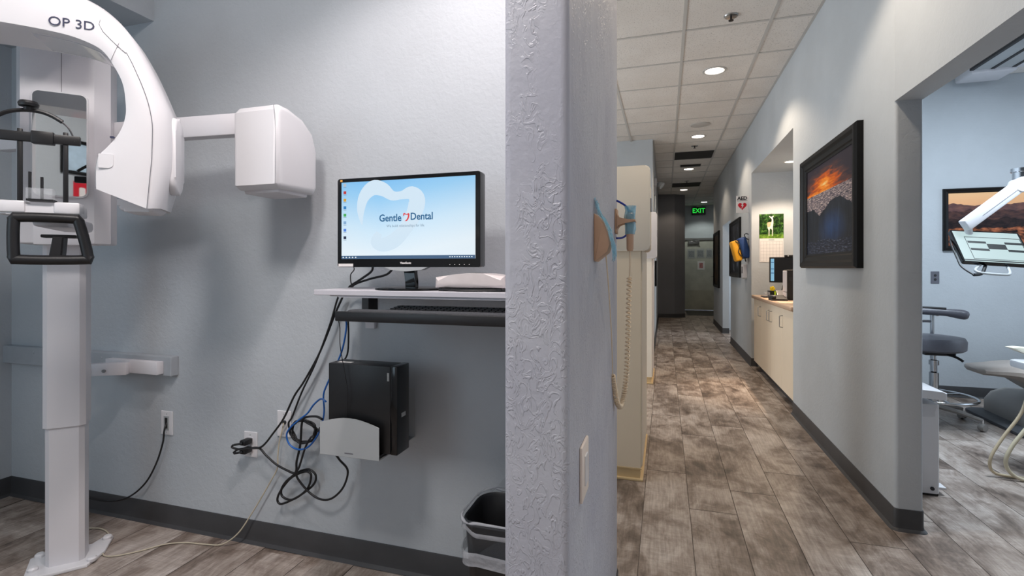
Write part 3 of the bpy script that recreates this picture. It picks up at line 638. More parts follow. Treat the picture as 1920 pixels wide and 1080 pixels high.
cable('xray_data_cable', 'black cable drooping from the slotted wall plate to behind the x-ray column', [(-2.308, 1.834, .50), (-2.30, 1.815, .47), (-2.306, 1.812, .408), (-2.351, 1.812, .3), (-2.42, 1.812, .201), (-2.527, 1.812, .121), (-2.654, 1.812, .083), (-2.786, 1.812, .076), (-2.882, 1.812, .08)], .0042, M_CABLE)

# ================================================================== ALCOVE: shelf, monitor, computer
sh = thing('wall_shelf', 'pale grey laminate wall shelf carrying the monitor', 'shelf', (-.76, 1.84, 1.17))
obj('board', B(-.46, .455, -.31, 0, -.019, 0, .002), M_SHELF, sh)
for x in (-.415, .30):
    obj('bracket', prism(new(), [(0, -.019), (-.25, -.019), (-.25, -.026), (-.03, -.034), (-.018, -.05), (-.018, -.172), (0, -.172)], x - .022, x + .022, 'YZ', .002, 1), M_PLASTIC2, sh)
obj('edge_cleat', B(-.36, .455, -.305, -.285, -.026, -.019), M_SHELF, sh)
kt = thing('keyboard_tray', 'black sliding keyboard tray hung under the grey shelf', 'keyboard tray', (-.70, 1.40, 1.075))
obj('front_rail', B(-.335, .385, 0, .022, 0, .032, .004), M_BLACK, kt, 35); obj('tray_floor', B(-.33, .385, .02, .27, 0, .006), M_BLACK, kt)
obj('wrist_pad', B(-.31, .385, .024, .075, .012, .036, .010, 3), plain('wrist_pad_fabric', srgb(58, 60, 64), .8, 0, .1, 300), kt, 35)
for x in (-.312,): obj('hanger', B(x - .014, x + .014, .14, .20, .006, .077, .002), M_BLACK, kt)
obj('hanger', B(.35, .378, .14, .20, .006, .077, .002), M_BLACK, kt)
kb = thing('keyboard', 'black keyboard lying in the tray under the shelf', 'keyboard', (-.66, 1.54, 1.0835))
obj('case', B(-.26, .24, -.06, .085, 0, .014, .004), M_BLACKG, kb, 35)
bm = new()
for r_ in range(5):
    for c_ in range(21): box(bm, -.25 + c_ * .0228, -.25 + c_ * .0228 + .019, -.052 + r_ * .024, -.052 + r_ * .024 + .019, .013, .020 + r_ * .003)
k_ = obj('keys', bm, M_BLACK, kb); k_['kind'] = 'stuff'
# monitor
mo = thing('computer_monitor', 'black widescreen desktop monitor with a blue screen on the wall shelf', 'monitor', (-.885, 1.60, 1.17))
mz0, mz1, mx = .082, .410, .284
obj('housing', prism(new(), rrect(-mx, mx, mz0, mz1, .006), 0, .045, 'XZ', .003, 2), M_BLACKG, mo, 35)
sc_t = NT('screen_wallpaper'); g_ = sc_t.coord('Generated'); sx_ = sc_t.n('ShaderNodeSeparateXYZ'); sc_t.l(g_, sx_.inputs[0])
gr = sc_t.math('ADD', sx_.outputs['Z'], sc_t.math('MULTIPLY', sc_t.math('ABSOLUTE', sc_t.math('SUBTRACT', sx_.outputs['X'], .3)), -.35))
cr = sc_t.ramp(gr, [(.0, srgb(232, 244, 252)), (.35, srgb(206, 232, 250)), (.75, srgb(150, 205, 244)), (1, srgb(118, 188, 240))])
sc_t.l(cr, sc_t.b.inputs['Emission Color']); sc_t.set(Base_Color=(.01, .01, .01, 1), Emission_Strength=.92, Roughness=.25)
SX, SZ0, SZ1 = .266, .112, .396
scr = obj('screen', B(-SX, SX, -.0015, .002, SZ0, SZ1), sc_t.m, mo)
def emS(n, rgb, s=.92): return emit(n, srgb(*rgb), s)
ES_NAVY, ES_RED, ES_WHITE, ES_BAR, ES_GREY = emS('scr_navy', (18, 92, 140)), emS('scr_red', (226, 60, 66)), emS('scr_white', (235, 246, 253)), emS('scr_bar', (66, 96, 130)), emS('scr_grey', (128, 150, 170))
def spx(u, v):    # screen position in parts of its width and height -> local
    return (-SX + 2 * SX * u, SZ1 - (SZ1 - SZ0) * v)
def flat(poly, y, name, mat, parent): 
    bm = new(); prism(bm, poly, y, y + .0003, 'XZ'); return obj(name, bm, mat, parent)
def ribbon(center, widths, n=5):
    C = spline([(a, 0, b) for a, b in center], n); Wd = spline([(w, 0, 0) for w in widths], n); Lf, Rt = [], []
    for i, p in enumerate(C):
        d = (C[min(i + 1, len(C) - 1)] - C[max(i - 1, 0)]).normalized(); nn = Vector((-d.z, 0, d.x)); w = Wd[i].x / 2; Lf.append(p + nn * w); Rt.append(p - nn * w)
    return Lf, Rt
def ribbon_obj(center, widths, y, name, mat, parent):
    Lf, Rt = ribbon(center, widths); bm = new(); a = [bm.verts.new((p.x, y, p.z)) for p in Lf]; b = [bm.verts.new((p.x, y, p.z)) for p in Rt]
    for i in range(len(a) - 1): bm.faces.new((a[i], a[i + 1], b[i + 1], b[i]))
    return obj(name, bm, mat, parent)
tooth = [(.165, .56), (.155, .38), (.18, .20), (.25, .09), (.33, .115), (.40, .20), (.47, .20), (.54, .18), (.585, .27), (.56, .45), (.50, .62), (.42, .76), (.33, .82), (.27, .78), (.30, .67)]
tw = [.004, .030, .045, .055, .050, .035, .030, .050, .065, .060, .050, .055, .050, .040, .026]
em_soft = emS('scr_emblem', (214, 234, 249), .93)
ribbon_obj([spx(a, b) for a, b in tooth], tw, -.0019, 'wallpaper_emblem', em_soft, scr)
text_obj('lettering', 'Gentle', .036, ES_NAVY, scr, frameM((spx(.385, .485)[0], -.0023, spx(.5, .485)[1]), (1, 0, 0), (0, 0, 1)), 'CENTER', 0, .0007, .92)
text_obj('lettering', 'Dental', .036, ES_NAVY, scr, frameM((spx(.62, .475)[0], -.0023, spx(.5, .475)[1]), (1, 0, 0), (0, 0, 1)), 'CENTER', 0, .0007, .92)
text_obj('lettering', 'We build relationships for life.', .0135, ES_GREY, scr, frameM((spx(.50, .585)[0], -.0023, spx(.5, .585)[1]), (1, 0, 0), (0, 0, 1)), 'CENTER', 0, 0, .92)
hx, hz = spx(.505, .48)
ribbon_obj([(hx - .010, hz + .004), (hx - .008, hz + .013), (hx - .002, hz + .011), (hx + .004, hz + .010), (hx + .010, hz + .012), (hx + .009, hz + .000), (hx + .003, hz - .010), (hx - .005, hz - .013)], [.002, .006, .003, .003, .006, .006, .005, .001], -.0024, 'heart_emblem', ES_RED, scr)
flat([spx(0, 1), spx(1, 1), spx(1, .957), spx(0, .957)], -.0022, 'taskbar', ES_BAR, scr)
for i, rgb in enumerate(((190, 200, 210), (200, 40, 40), (220, 170, 60), (40, 130, 200), (70, 180, 90), (140, 180, 220), (90, 140, 230), (30, 40, 70))):
    u, v = .028, .035 + i * .098
    flat([spx(u - .011, v + .018), spx(u + .011, v + .018), spx(u + .011, v - .018), spx(u - .011, v - .018)], -.0022, 'desktop_icon', emS('scr_icon', rgb, .85), scr)
    flat([spx(u - .012, v + .034), spx(u + .012, v + .034), spx(u + .012, v + .027), spx(u - .012, v + .027)], -.0022, 'icon_caption', ES_GREY, scr)
for i in range(5): flat([spx(.01 + i * .025, .986), spx(.02 + i * .025, .986), spx(.02 + i * .025, .97), spx(.01 + i * .025, .97)], -.0026, 'taskbar_icon', ES_WHITE, scr)
for i in range(10): flat([spx(.82 + i * .017, .984), spx(.828 + i * .017, .984), spx(.828 + i * .017, .972), spx(.82 + i * .017, .972)], -.0026, 'tray_icon', ES_WHITE, scr)
text_obj('maker_lettering', 'ViewSonic', .0105, M_PAPER, mo, frameM((0, -.0006, .097), (1, 0, 0), (0, 0, 1)), bold=.0003)
obj('asset_sticker', B(-mx + .004, -mx + .067, -.0008, .001, mz0 + .002, mz0 + .013), M_PAPER, mo)
obj('corner_sticker', B(-mx + .012, -mx + .021, -.0008, .001, mz1 - .011, mz1 - .004), plain('sticker_orange', srgb(240, 170, 70), .5), mo)
for i in range(5): obj('button_mark', B(.17 + i * .018, .1725 + i * .018, -.0006, .001, .090, .0925), M_PAPER, mo)
obj('chin_trim', prism(new(), [(-.085, .082), (.085, .082), (.06, .072), (.0, .067), (-.06, .072)], -.001, .03, 'XZ'), M_GREYM, mo)
obj('neck', prism(new(), [(-.028, .082), (.022, .082), (.02, .03), (.026, .008), (-.018, .008), (-.012, .03)], .025, .05, 'XZ', .004, 2), M_BLACKG, mo, 35)
obj('foot', lathe(new(), [(.001, .012), (.10, .011), (.128, .007), (.130, .002), (.125, 0)], (0, 0, 0), 40), M_BLACKG, mo, True, (-.005, .035, 0)).scale = (1, .72, 1)
for nm, lb, pts in (('video_cable', 'thick black cable from the monitor back sloping to the shelf edge', [(-1.058, 1.66, 1.26), (-1.09, 1.70, 1.235), (-1.17, 1.74, 1.20), (-1.245, 1.78, 1.17), (-1.275, 1.80, 1.13)]),
                    ('usb_cable', 'black cable sloping from behind the monitor stand to the shelf end', [(-.976, 1.68, 1.26), (-1.02, 1.70, 1.225), (-1.12, 1.735, 1.205), (-1.225, 1.78, 1.178), (-1.262, 1.80, 1.14)]),
                    ('monitor_power_cable', 'thin black cable dropping from the monitor left corner', [(-1.15, 1.66, 1.27), (-1.18, 1.72, 1.244), (-1.21, 1.74, 1.222), (-1.212, 1.745, 1.19), (-1.205, 1.75, 1.172)])):
    cable(nm, lb, pts, .0045 if 'thick' in lb or 'usb' in nm else .0022, M_CABLE)
# white covered device on the shelf
dv = thing('sensor_charger', 'frosted white low rounded device on the shelf right of the monitor', 'device', (-.635, 1.62, 1.17))
obj('cover', prism(new(), [(-.12, .012), (-.118, .048), (-.06, .056), (.0, .062), (.06, .060), (.13, .052), (.14, .012)], -.06, .08, 'XZ', .014, 3), plain('frosted_cover', srgb(214, 206, 204), .25, 0, .03), dv, 35)
obj('base', B(-.11, .12, -.05, .07, 0, .012, .004), M_BLACK, dv)
obj('cord', T([(-.09, -.055, .008), (-.03, -.075, .004), (.04, -.07, .004), (.10, -.05, .005)], .0035, 8, 5), M_CABLE, dv)
# computer tower and holder
tw_ = thing('computer_tower', 'black small desktop computer held in the grey wall bracket', 'computer', (-1.065, 1.60, .575))
obj('case', B(-.145, .118, .0, .088, .0, .318, .004), M_BLACK, tw_, 35)
obj('front_panel', B(.118, .146, -.001, .089, -.001, .319, .004), M_BLACKG, tw_, 35)
obj('case_sticker', B(.105, .113, -.001, .001, .265, .295), M_PAPERG, tw_)
obj('maker_sticker', B(.1455, .1468, .03, .06, .13, .145), M_PAPERG, tw_)
obj('top_label', B(-.12, -.06, .02, .04, .3178, .3186), M_PAPER, tw_)
obj('rear_ports', B(-.150, -.145, .02, .07, .10, .24), M_GREYM, tw_)
ho = thing('computer_holder', 'grey steel wall holder with arched front cradling the black computer', 'computer holder', (-1.10, 1.57, .56))
arch = [(-.125, 0), (.125, 0), (.125, .118)] + [(.125 - .25 * k / 10, .118 + .024 * math.sin(PI * k / 10)) for k in range(1, 10)] + [(-.125, .118)]
obj('front_plate', prism(new(), arch, 0, .003, 'XZ', .001, 1), M_GREYM, ho)
obj('bottom_plate', B(-.125, .125, .003, .27, .0, .003), M_GREYM, ho); obj('back_plate', B(-.125, .125, .265, .269, 0, .20), M_GREYM, ho)
obj('spacer', B(-.12, .12, .01, .10, .003, .014), M_BLACK, ho)
obj('maker_mark', B(-.018, .018, -.0006, .0005, .012, .0165), M_SEAM, ho)
# bin with liner behind the partition
bn = thing('waste_bin', 'black waste bin with clear plastic liner beside the textured partition', 'waste bin', (-.50, 1.655, 0))
def rect_shell(prof, n=8):
    bm = new(); rows = []
    for hx_, hy_, z in prof: rows.append([bm.verts.new((x, y, z)) for x, y in rrect(-hx_, hx_, -hy_, hy_, min(hx_, hy_) * .55, n)])
    for A, C in zip(rows, rows[1:]):
        m = len(A)
        for k in range(m): bm.faces.new((A[k], A[(k + 1) % m], C[(k + 1) % m], C[k]))
    return bm, rows
bm, rows = rect_shell([(.001, .001, .004), (.120, .10, .004), (.150, .125, .40), (.153, .128, .41), (.146, .121, .40), (.115, .095, .012), (.001, .001, .012)]); obj('body', bm, M_BLACK, bn, 40)
bm, rows = rect_shell([(.146, .121, .30), (.150, .124, .418), (.160, .134, .424), (.166, .140, .412), (.158, .133, .395), (.160, .136, .36), (.156, .132, .33), (.160, .137, .31), (.154, .130, .296), (.157, .134, .282)])
for v in bm.verts: v.co.x += .003 * math.sin(v.co.z * 190 + v.co.y * 40); v.co.y += .003 * math.sin(v.co.z * 150 + v.co.x * 60)
obj('liner', bm, M_LINER, bn, 50)
pts_ = [(x + .002 * math.sin(k * 1.3), y + .002 * math.cos(k * 1.7), .418 + .004 * math.sin(k * .9)) for k, (x, y) in enumerate(rrect(-.161, .161, -.137, .137, .075, 8))]
obj('liner_rim', tube(new(), pts_, [.004 + .002 * math.sin(k * 1.9) for k in range(len(pts_))], 6, True), M_LINERHEM, bn, 60)
bm, rows = rect_shell([(.158, .135, .318), (.161, .138, .300), (.158, .135, .288), (.160, .137, .276)])
for v in bm.verts: v.co.z += .006 * math.sin(v.co.x * 60 + v.co.y * 45); v.co.x *= 1 + .01 * math.sin(v.co.y * 90)
obj('liner_hem', bm, M_LINERHEM, bn, 50)
bm, rows = rect_shell([(.1595, .1365, .396), (.161, .138, .388), (.1595, .1365, .381)])
for v in bm.verts: v.co.z += .008 * math.sin(v.co.x * 45 - v.co.y * 60)
obj('liner_fold', bm, M_LINERHEM, bn, 50)
bm = new(); rows = []
for i in range(9):
    u = i / 8; x = -.155 + .30 * u; rows.append([bm.verts.new((x, .125 + .012 * math.sin(u * 9), .415)), bm.verts.new((x + .02, .12, .415 + .05 * math.sin(PI * min(1, u * .9))))  , bm.verts.new((x + .04, .10 + .01 * math.cos(u * 7), .415 + .15 * math.sin(PI * min(1, u * .8))))])
loft(bm, rows); obj('liner_flap', bm, M_LINER, bn, 60)

# ================================================================== PARTITION: switch, exposure control, handset
sw = thing('light_switch', 'white rocker light switch plate on the corridor side of the partition', 'light switch', (-.175, 1.11, .805))
obj('cover_plate', B(0, .007, -.045, .045, -.06, .06, .003), plain('switch_warm_white', srgb(240, 226, 214), .35, 0, .01), sw, 35); obj('rocker', B(.006, .010, -.016, .016, -.033, .033, .002), M_PLASTIC, sw)
ex = thing('exposure_box', 'tan wedge shaped control box wrapped in blue film on the partition', 'control box', (-.175, 1.29, 1.268))
obj('housing', prism(new(), [(0, 0), (.004, -.002), (.034, .022), (.040, .04), (.036, .068), (.024, .098), (.008, .118), (0, .122)], 0, .075, 'XZ', .004, 2), M_TAN, ex, 35)
bm = new(); rows = []
fp = [(.001, .160), (.006, .140), (.010, .126), (.024, .108), (.038, .078), (.046, .045), (.048, .012), (.046, .0)]
for i in range(8):
    y = -.004 + .088 * i / 7; rows.append([bm.verts.new((x + .003 * math.sin(i * 2.1 + j), y, z + .004 * math.sin(i * 1.7 + j * 1.3))) for j, (x, z) in enumerate(fp)])
loft(bm, rows); obj('barrier_film', bm, M_FILM, ex, 60)
hs = thing('exposure_handset', 'tan hand switch hanging in its bracket at the end of the partition', 'hand switch', (-.122, 1.87, 1.31))
obj('grip', lathe(new(), [(.001, 0), (.010, .001), (.0125, .01), (.0135, .07), (.015, .10), (.014, .135), (.006, .142), (.001, .142)], (0, 0, 0), 18), M_TAN, hs, True)
obj('button', lathe(new(), [(.008, .138), (.008, .148), (.001, .149)], (0, 0, 0), 14), M_GREYM, hs, True)
bm = new(); rows = []
for i in range(13):
    a = 2 * PI * i / 12; rows.append([bm.verts.new(((r_ + .002 * math.sin(3 * a + z * 90)) * math.cos(a), (r_ + .002 * math.sin(3 * a + z * 90)) * math.sin(a), z)) for r_, z in ((.017, .062), (.020, .08), (.019, .10), (.020, .125), (.019, .15), (.021, .165))])
loft(bm, rows); obj('barrier_film', bm, M_FILM, hs, 60)
hk = thing('handset_bracket', 'tan hook bracket on the partition edge holding the hand switch', 'bracket', (-.175, 1.88, 1.42))
obj('plate', B(0, .008, -.03, .03, -.045, .045, .003), M_TAN, hk, 35)
obj('arm', prism(new(), [(.007, -.03), (.007, .03), (.014, .012), (.026, .007), (.072, .004), (.074, -.004), (.026, -.009), (.014, -.014)], -.034, -.020, 'XZ', .002, 1), M_TAN, hk, 35)
obj('arm', prism(new(), [(.007, -.03), (.007, .03), (.014, .012), (.026, .007), (.072, .004), (.074, -.004), (.026, -.009), (.014, -.014)], .012, .026, 'XZ', .002, 1), M_TAN, hk, 35)
cc = thing('coiled_cord', 'tan coiled cord hanging in a long loop from the hand switch', 'cord', (-.122, 1.87, 1.30))
obj('upper_lead', T([(0, 0, .012), (.0, .0, -.04), (-.002, 0, -.09)], .0028, 8, 4), M_CORD, cc)
hel = []
path = spline([(-.002, 0, -.085), (-.005, 0, -.2), (-.008, 0, -.32), (-.012, 0, -.43), (-.020, -.01, -.51), (-.030, -.03, -.548), (-.040, -.06, -.53), (-.046, -.10, -.47), (-.049, -.13, -.42)], 30)
nt = len(path); tot = 0
obj_pts = []
for i, p in enumerate(path):
    obj_pts.append(p)
bm = new(); hp = []
turns = 62
for k in range(turns * 8 + 1):
    q = k / (turns * 8); idx = q * (nt - 1); i0 = min(int(idx), nt - 2); p = path[i0].lerp(path[i0 + 1], idx - i0); d = (path[i0 + 1] - path[i0]).normalized(); a = d.cross(Vector((0, 1, 0))).normalized(); b = d.cross(a); an = 2 * PI * k / 8
    hp.append(p + (a * math.cos(an) + b * math.sin(an)) * .0075)
obj('coil', tube(bm, hp, .0030, 6), M_CORD, cc, 60)
obj('lower_lead', T([(-.049, -.13, -.42), (-.042, -.25, -.25), (-.035, -.40, -.10), (-.030, -.505, -.02), (-.030, -.53, .0)], .0018, 6, 6), M_CORD, cc)
tag(obj('blue_lead', T([(-.172, 1.90, 1.50), (-.14, 1.93, 1.48), (-.125, 1.955, 1.44), (-.13, 1.95, 1.39), (-.15, 1.93, 1.365), (-.172, 1.90, 1.36)], .004, 8, 6), M_DBLUE, smooth=True), 'deep blue cable looped behind the hand switch bracket', 'cable')

# ================================================================== LEFT BAYS: cream cabinets with overhanging upper unit
def bay_cab(label, y, mat, mat2):
    t = thing('bay_cabinet', label, 'cabinet', (-.135, y, 0), 0, 'tall bay cabinets along the left of the corridor')
    obj('body', B(-.62, 0, 0, .82, .07, 1.36, .003), mat, t)
    obj('end_panel', B(-.001, .006, .03, .80, .075, 1.355, .001), mat2, t)
    k = obj('toe_kick', B(-.62, -.006, .004, .82, 0, .068), M_TANBASE, t); obj('kick_cap', B(-.62, .012, -.012, .83, 0, .014, .004), M_TANBASE, k); obj('kick_top', B(-.62, .003, -.003, .82, .066, .074), M_TANBASE, k)
    obj('upper_unit', prism(new(), rrect(-.55, .052, 1.35, 1.848, [.03, .03, .03, .03]), -.012, .10, 'XZ', .006, 2), mat2, t, 35)
    obj('upper_body', prism(new(), rrect(-.53, .040, 1.36, 1.84, .03), .10, .72, 'XZ', .004, 2), mat, t, 35)
    obj('side_latch', B(.052, .058, .03, .06, 1.58, 1.66, .002), M_SEAM, t)
    return t
bay_cab('nearest cream cabinet with rounded upper unit standing behind the partition', 3.03, M_CREAM, M_CREAM2)
bay_cab('farther pale cabinet with rounded upper unit beside the corridor', 5.59, M_CREAM2, M_PLASTIC2)
pf = thing('dark_wall_panel', 'narrow black framed panel on the left corridor wall', 'picture frame', (-.17, 9.2, 1.15))
obj('frame', B(0, .03, -.25, .25, -.22, .22, .006), M_FRAME, pf); obj('picture', B(.028, .031, -.2, .2, -.17, .17), M_DGREY, pf)

# ================================================================== RIGHT WALL: pictures, sign, case, dispenser
def frame_parts(t, w, h, fw, depth, picmat, axis):
    # local: wall plane at 0, picture faces -X (axis X) or -Y (axis Y)
    prof = [(0, 0), (0, -depth * .7), (fw * .12, -depth), (fw * .35, -depth), (fw * .5, -depth * .72), (fw * .78, -depth * .62), (fw * .86, -depth * .45), (fw, -depth * .38), (fw, 0)]
    def mk(p0, p1, d0, d1):   # one rail: outer edge from p0 to p1, inward normal d
        bm = new(); A = []; C = []
        for o, z in prof:
            a = Vector(p0) + Vector(d0) * o; c = Vector(p1) + Vector(d1) * o
            for lst, q in ((A, a), (C, c)): lst.append(bm.verts.new((z, q.x, q.y) if axis == 'X' else (q.x, z, q.y)))
        n = len(prof)
        for i in range(n): bm.faces.new((A[i], A[(i + 1) % n], C[(i + 1) % n], C[i]))
        bm.faces.new(A); bm.faces.new(C); return bm
    a, b = w / 2, h / 2
    for p0, p1, d0, d1 in (((-a, -b), (a, -b), (1, 1), (-1, 1)), ((a, -b), (a, b), (-1, 1), (-1, -1)), ((a, b), (-a, b), (-1, -1), (1, -1)), ((-a, b), (-a, -b), (1, -1), (1, 1))):
        obj('frame_rail', mk(p0, p1, d0, d1), M_FRAME, t, 25)
    ia, ib = a - fw * .95, b - fw * .95; q = -depth * .30
    return obj('picture', B(q, q + .004, -ia, ia, -ib, ib) if axis == 'X' else B(-ia, ia, q, q + .004, -ib, ib), picmat, t)
def pic_nodes(name, build):
    t = NT(name); g = t.coord('Generated'); s_ = t.n('ShaderNodeSeparateXYZ'); t.l(g, s_.inputs[0]); build(t, g, s_); t.set(Roughness=.4); t.b.inputs['Specular IOR Level'].default_value = .15; return t.m
def wave_pic(t, g, s_):
    y = t.math('SUBTRACT', 1.0, s_.outputs['Y']); z = s_.outputs['Z']           # y: 0 at the far end (left), 1 near (right)
    v2 = t.n('ShaderNodeCombineXYZ'); t.l(y, v2.inputs[0]); t.l(z, v2.inputs[1])
    def nz(sc, sx=1, sy=1, d=5):
        mp = t.n('ShaderNodeMapping'); mp.inputs['Scale'].default_value = (sx, sy, 1); t.l(v2.outputs[0], mp.inputs[0]); return t.noise(mp.outputs[0], sc, d, .62, .4)
    def blob(cx, cz, ax, az):
        return t.math('SUBTRACT', 1.0, t.math('SQRT', t.math('ADD', t.math('POWER', t.math('MULTIPLY', t.math('SUBTRACT', y, cx), ax), 2), t.math('POWER', t.math('MULTIPLY', t.math('SUBTRACT', z, cz), az), 2))))
    glow = t.math('ADD', t.math('MULTIPLY', t.math('MAXIMUM', blob(.42, .76, 2.1, 5.5), blob(.35, .68, 1.5, 12)), .55), t.math('MULTIPLY', t.math('SUBTRACT', nz(5, 1, 4.5), .42), .75))
    sky = t.ramp(glow, [(.02, srgb(52, 46, 56)), (.20, srgb(92, 62, 58)), (.36, srgb(206, 92, 24)), (.52, srgb(255, 150, 40)), (.68, srgb(255, 226, 150))])
    sea = t.ramp(nz(20, 1, 5, 6), [(.36, srgb(52, 52, 66)), (.50, srgb(118, 108, 116)), (.62, srgb(214, 196, 188))])
    wv = t.ramp(nz(5, 3.5, .7, 6), [(.3, srgb(20, 24, 32)), (.55, srgb(36, 42, 52)), (.75, srgb(52, 60, 72))])
    wv = t.mix(t.math('MULTIPLY', t.math('MULTIPLY', blob(.58, .27, 3.2, 4.5), 1.2, clamp=True), nz(6, 3, .8)), wv, srgb(52, 84, 136))
    bott = t.ramp(nz(18, 1, 4.5, 6), [(.40, srgb(18, 22, 32)), (.55, srgb(44, 52, 72)), (.68, srgb(120, 124, 140))])
    crest = t.math('ADD', t.ramp(y, [(p, (q, q, q, 1)) for p, q in ((0, .52), (.16, .53), (.32, .43), (.56, .55), (.74, .57), (1, .44))]), t.math('MULTIPLY', t.math('SUBTRACT', nz(14), .5), .07))
    m_wave = t.math('GREATER_THAN', crest, z); m_bot = t.math('LESS_THAN', t.math('ADD', z, t.math('MULTIPLY', t.math('SUBTRACT', nz(5), .5), .14)), .15); m_sky = t.math('GREATER_THAN', z, .68)
    c = t.mix(m_sky, sea, sky); c = t.mix(m_wave, c, wv); c = t.mix(m_bot, c, bott); t.color(c)
M_WAVE = pic_nodes('picture_wave', wave_pic)
t = thing('framed_photo', 'large black framed photo of an ocean wave under an orange sunset', 'picture', (1.05, 3.815, 1.658))
frame_parts(t, 1.19, .82, .10, .045, M_WAVE, 'X')
def dark_pic(c1, c2, c3):
    def f(t, g, s_):
        n = t.noise(t.coord('Generated', (1, 2.2, 1.1)), 3.0, 5, .6, 1.2); t.color(t.ramp(n, [(.42, c1), (.58, c2), (.72, c3)]))
    return f
M_PIC2 = pic_nodes('picture_falls', dark_pic(srgb(18, 18, 22), srgb(40, 44, 54), srgb(150, 160, 176)))
M_PIC3 = pic_nodes('picture_autumn', dark_pic(srgb(24, 20, 16), srgb(70, 52, 28), srgb(150, 110, 50)))
t = thing('framed_photo', 'black framed dark photo on the wall behind the yellow and blue case', 'picture', (1.05, 8.44, 1.545)); frame_parts(t, 1.13, .88, .07, .035, M_PIC2, 'X')
t = thing('framed_photo', 'black framed brownish photo on the wall past the far doorway', 'picture', (1.05, 11.36, 1.42)); frame_parts(t, 1.10, 1.16, .07, .035, M_PIC3, 'X')
# AED flag sign
t = thing('aed_sign', 'white AED flag sign with a red heart sticking out from the right wall', 'sign', (1.05, 7.20, 2.085))
obj('board', B(-.152, -.004, -.002, .002, -.112, .112, .001), M_PAPER, t); obj('bracket', B(-.006, 0, -.02, .02, -.112, .112), M_PAPER, t)
text_obj('lettering', 'AED', .062, M_INK, t, frameM((-.078, -.003, .077), (1, 0, 0), (0, 0, 1)), bold=.0025, extrude=.0003)
obj('rule', B(-.14, -.016, -.0032, -.002, .043, .047), M_INK, t)
heart = [(.052 * (16 * math.sin(a) ** 3) / 16, .05 * (13 * math.cos(a) - 5 * math.cos(2 * a) - 2 * math.cos(3 * a) - math.cos(4 * a)) / 15) for a in [2 * PI * k / 40 for k in range(40)]]
hb_ = obj('heart', prism(new(), [(-.078 + x, -.022 + z) for x, z in heart], -.0034, -.002, 'XZ'), M_RED, t)
obj('bolt_symbol', prism(new(), [(-.072, .018), (-.094, -.022), (-.080, -.022), (-.088, -.062), (-.060, -.012), (-.074, -.012), (-.062, .018)], -.0044, -.003, 'XZ'), M_PAPER, hb_)
# AED case
t = thing('aed_case', 'yellow and blue soft case hanging on the wall below the AED sign', 'case', (1.05, 7.22, 1.52))
MR = Matrix.Rotation(math.radians(-14), 4, 'Y')
bm = new(); box(bm, -.115, -.008, -.10, .10, -.135, .145, .03, 3, None); bmesh.ops.transform(bm, matrix=MR, verts=bm.verts); obj('blue_half', bm, M_NBLUE, t, 40)
bm = new(); box(bm, -.205, -.118, -.10, .10, -.15, .125, .025, 3, None); bmesh.ops.transform(bm, matrix=MR, verts=bm.verts); obj('yellow_half', bm, M_YEL, t, 40)
obj('strap', T([(-.17, -.103, .08), (-.12, -.108, .02), (-.13, -.108, -.07), (-.08, -.104, -.14)], .006, 6, 5), M_CABLE, t)
obj('hook', T([(0, 0, .10), (-.03, 0, .12), (-.05, 0, .16), (-.03, 0, .18), (0, 0, .17)], .006, 6, 4), M_BLACK, t)
obj('buckle', T([(-.06, -.09, -.13), (-.05, -.09, -.17), (-.045, -.09, -.19)], .008, 6, 4), M_BLACK, t)
t = thing('wall_dispenser', 'small white wall box with a dark slot below the yellow and blue case', 'wall box', (1.05, 7.42, 1.205))
obj('body', B(-.05, 0, -.10, .10, -.09, .09, .008), M_PLASTIC2, t, 35); obj('slot', B(-.053, -.049, -.03, .03, -.03, .06, .002), M_INK, t); obj('base', B(-.056, 0, -.09, .09, -.105, -.088, .003), M_GREYM, t)

# ================================================================== NICHE: cabinets, counter, calendar, desk things
doors_y = [(6.83, 6.32, 6.37), (6.32, 5.80, 5.86), (5.80, 5.29, 5.74), (5.29, 4.83, 5.24)]
for i, (ya, yb, lb) in enumerate(((6.83, 5.80, 'far cream base cabinet under the niche counter'), (5.80, 4.83, 'near cream base cabinet under the niche counter'))):
    t = thing('base_cabinet', lb, 'cabinet', (1.072, (ya + yb) / 2, 0), 0, 'cream base cabinets in the niche'); h_ = (ya - yb) / 2
    obj('carcass', B(.004, .585, -h_ + .001, h_ - .001, .095, .872), M_CREAM, t); obj('toe_kick', B(.05, .06, -h_, h_, 0, .095), M_BASE, t)
    for (a, b, hy) in doors_y[2 * i:2 * i + 2]:
        c0 = (ya + yb) / 2; d = obj('door', B(-.016, .003, b - c0 + .002, a - c0 - .002, .10, .868, .0015, 1), M_CREAM, t)
        obj('handle', T([(-.016, hy - c0, .69), (-.042, hy - c0, .695), (-.044, hy - c0, .71), (-.044, hy - c0, .78), (-.042, hy - c0, .795), (-.016, hy - c0, .80)], .0045, 8, 3), M_STEEL, d)
t = thing('counter_top', 'speckled tan laminate counter top in the wall niche', 'counter', (1.04, 4.83, .872))
obj('slab', B(-.008, .615, 0, 2.04, 0, .04, .012, 3), M_COUNTER, t, 35)
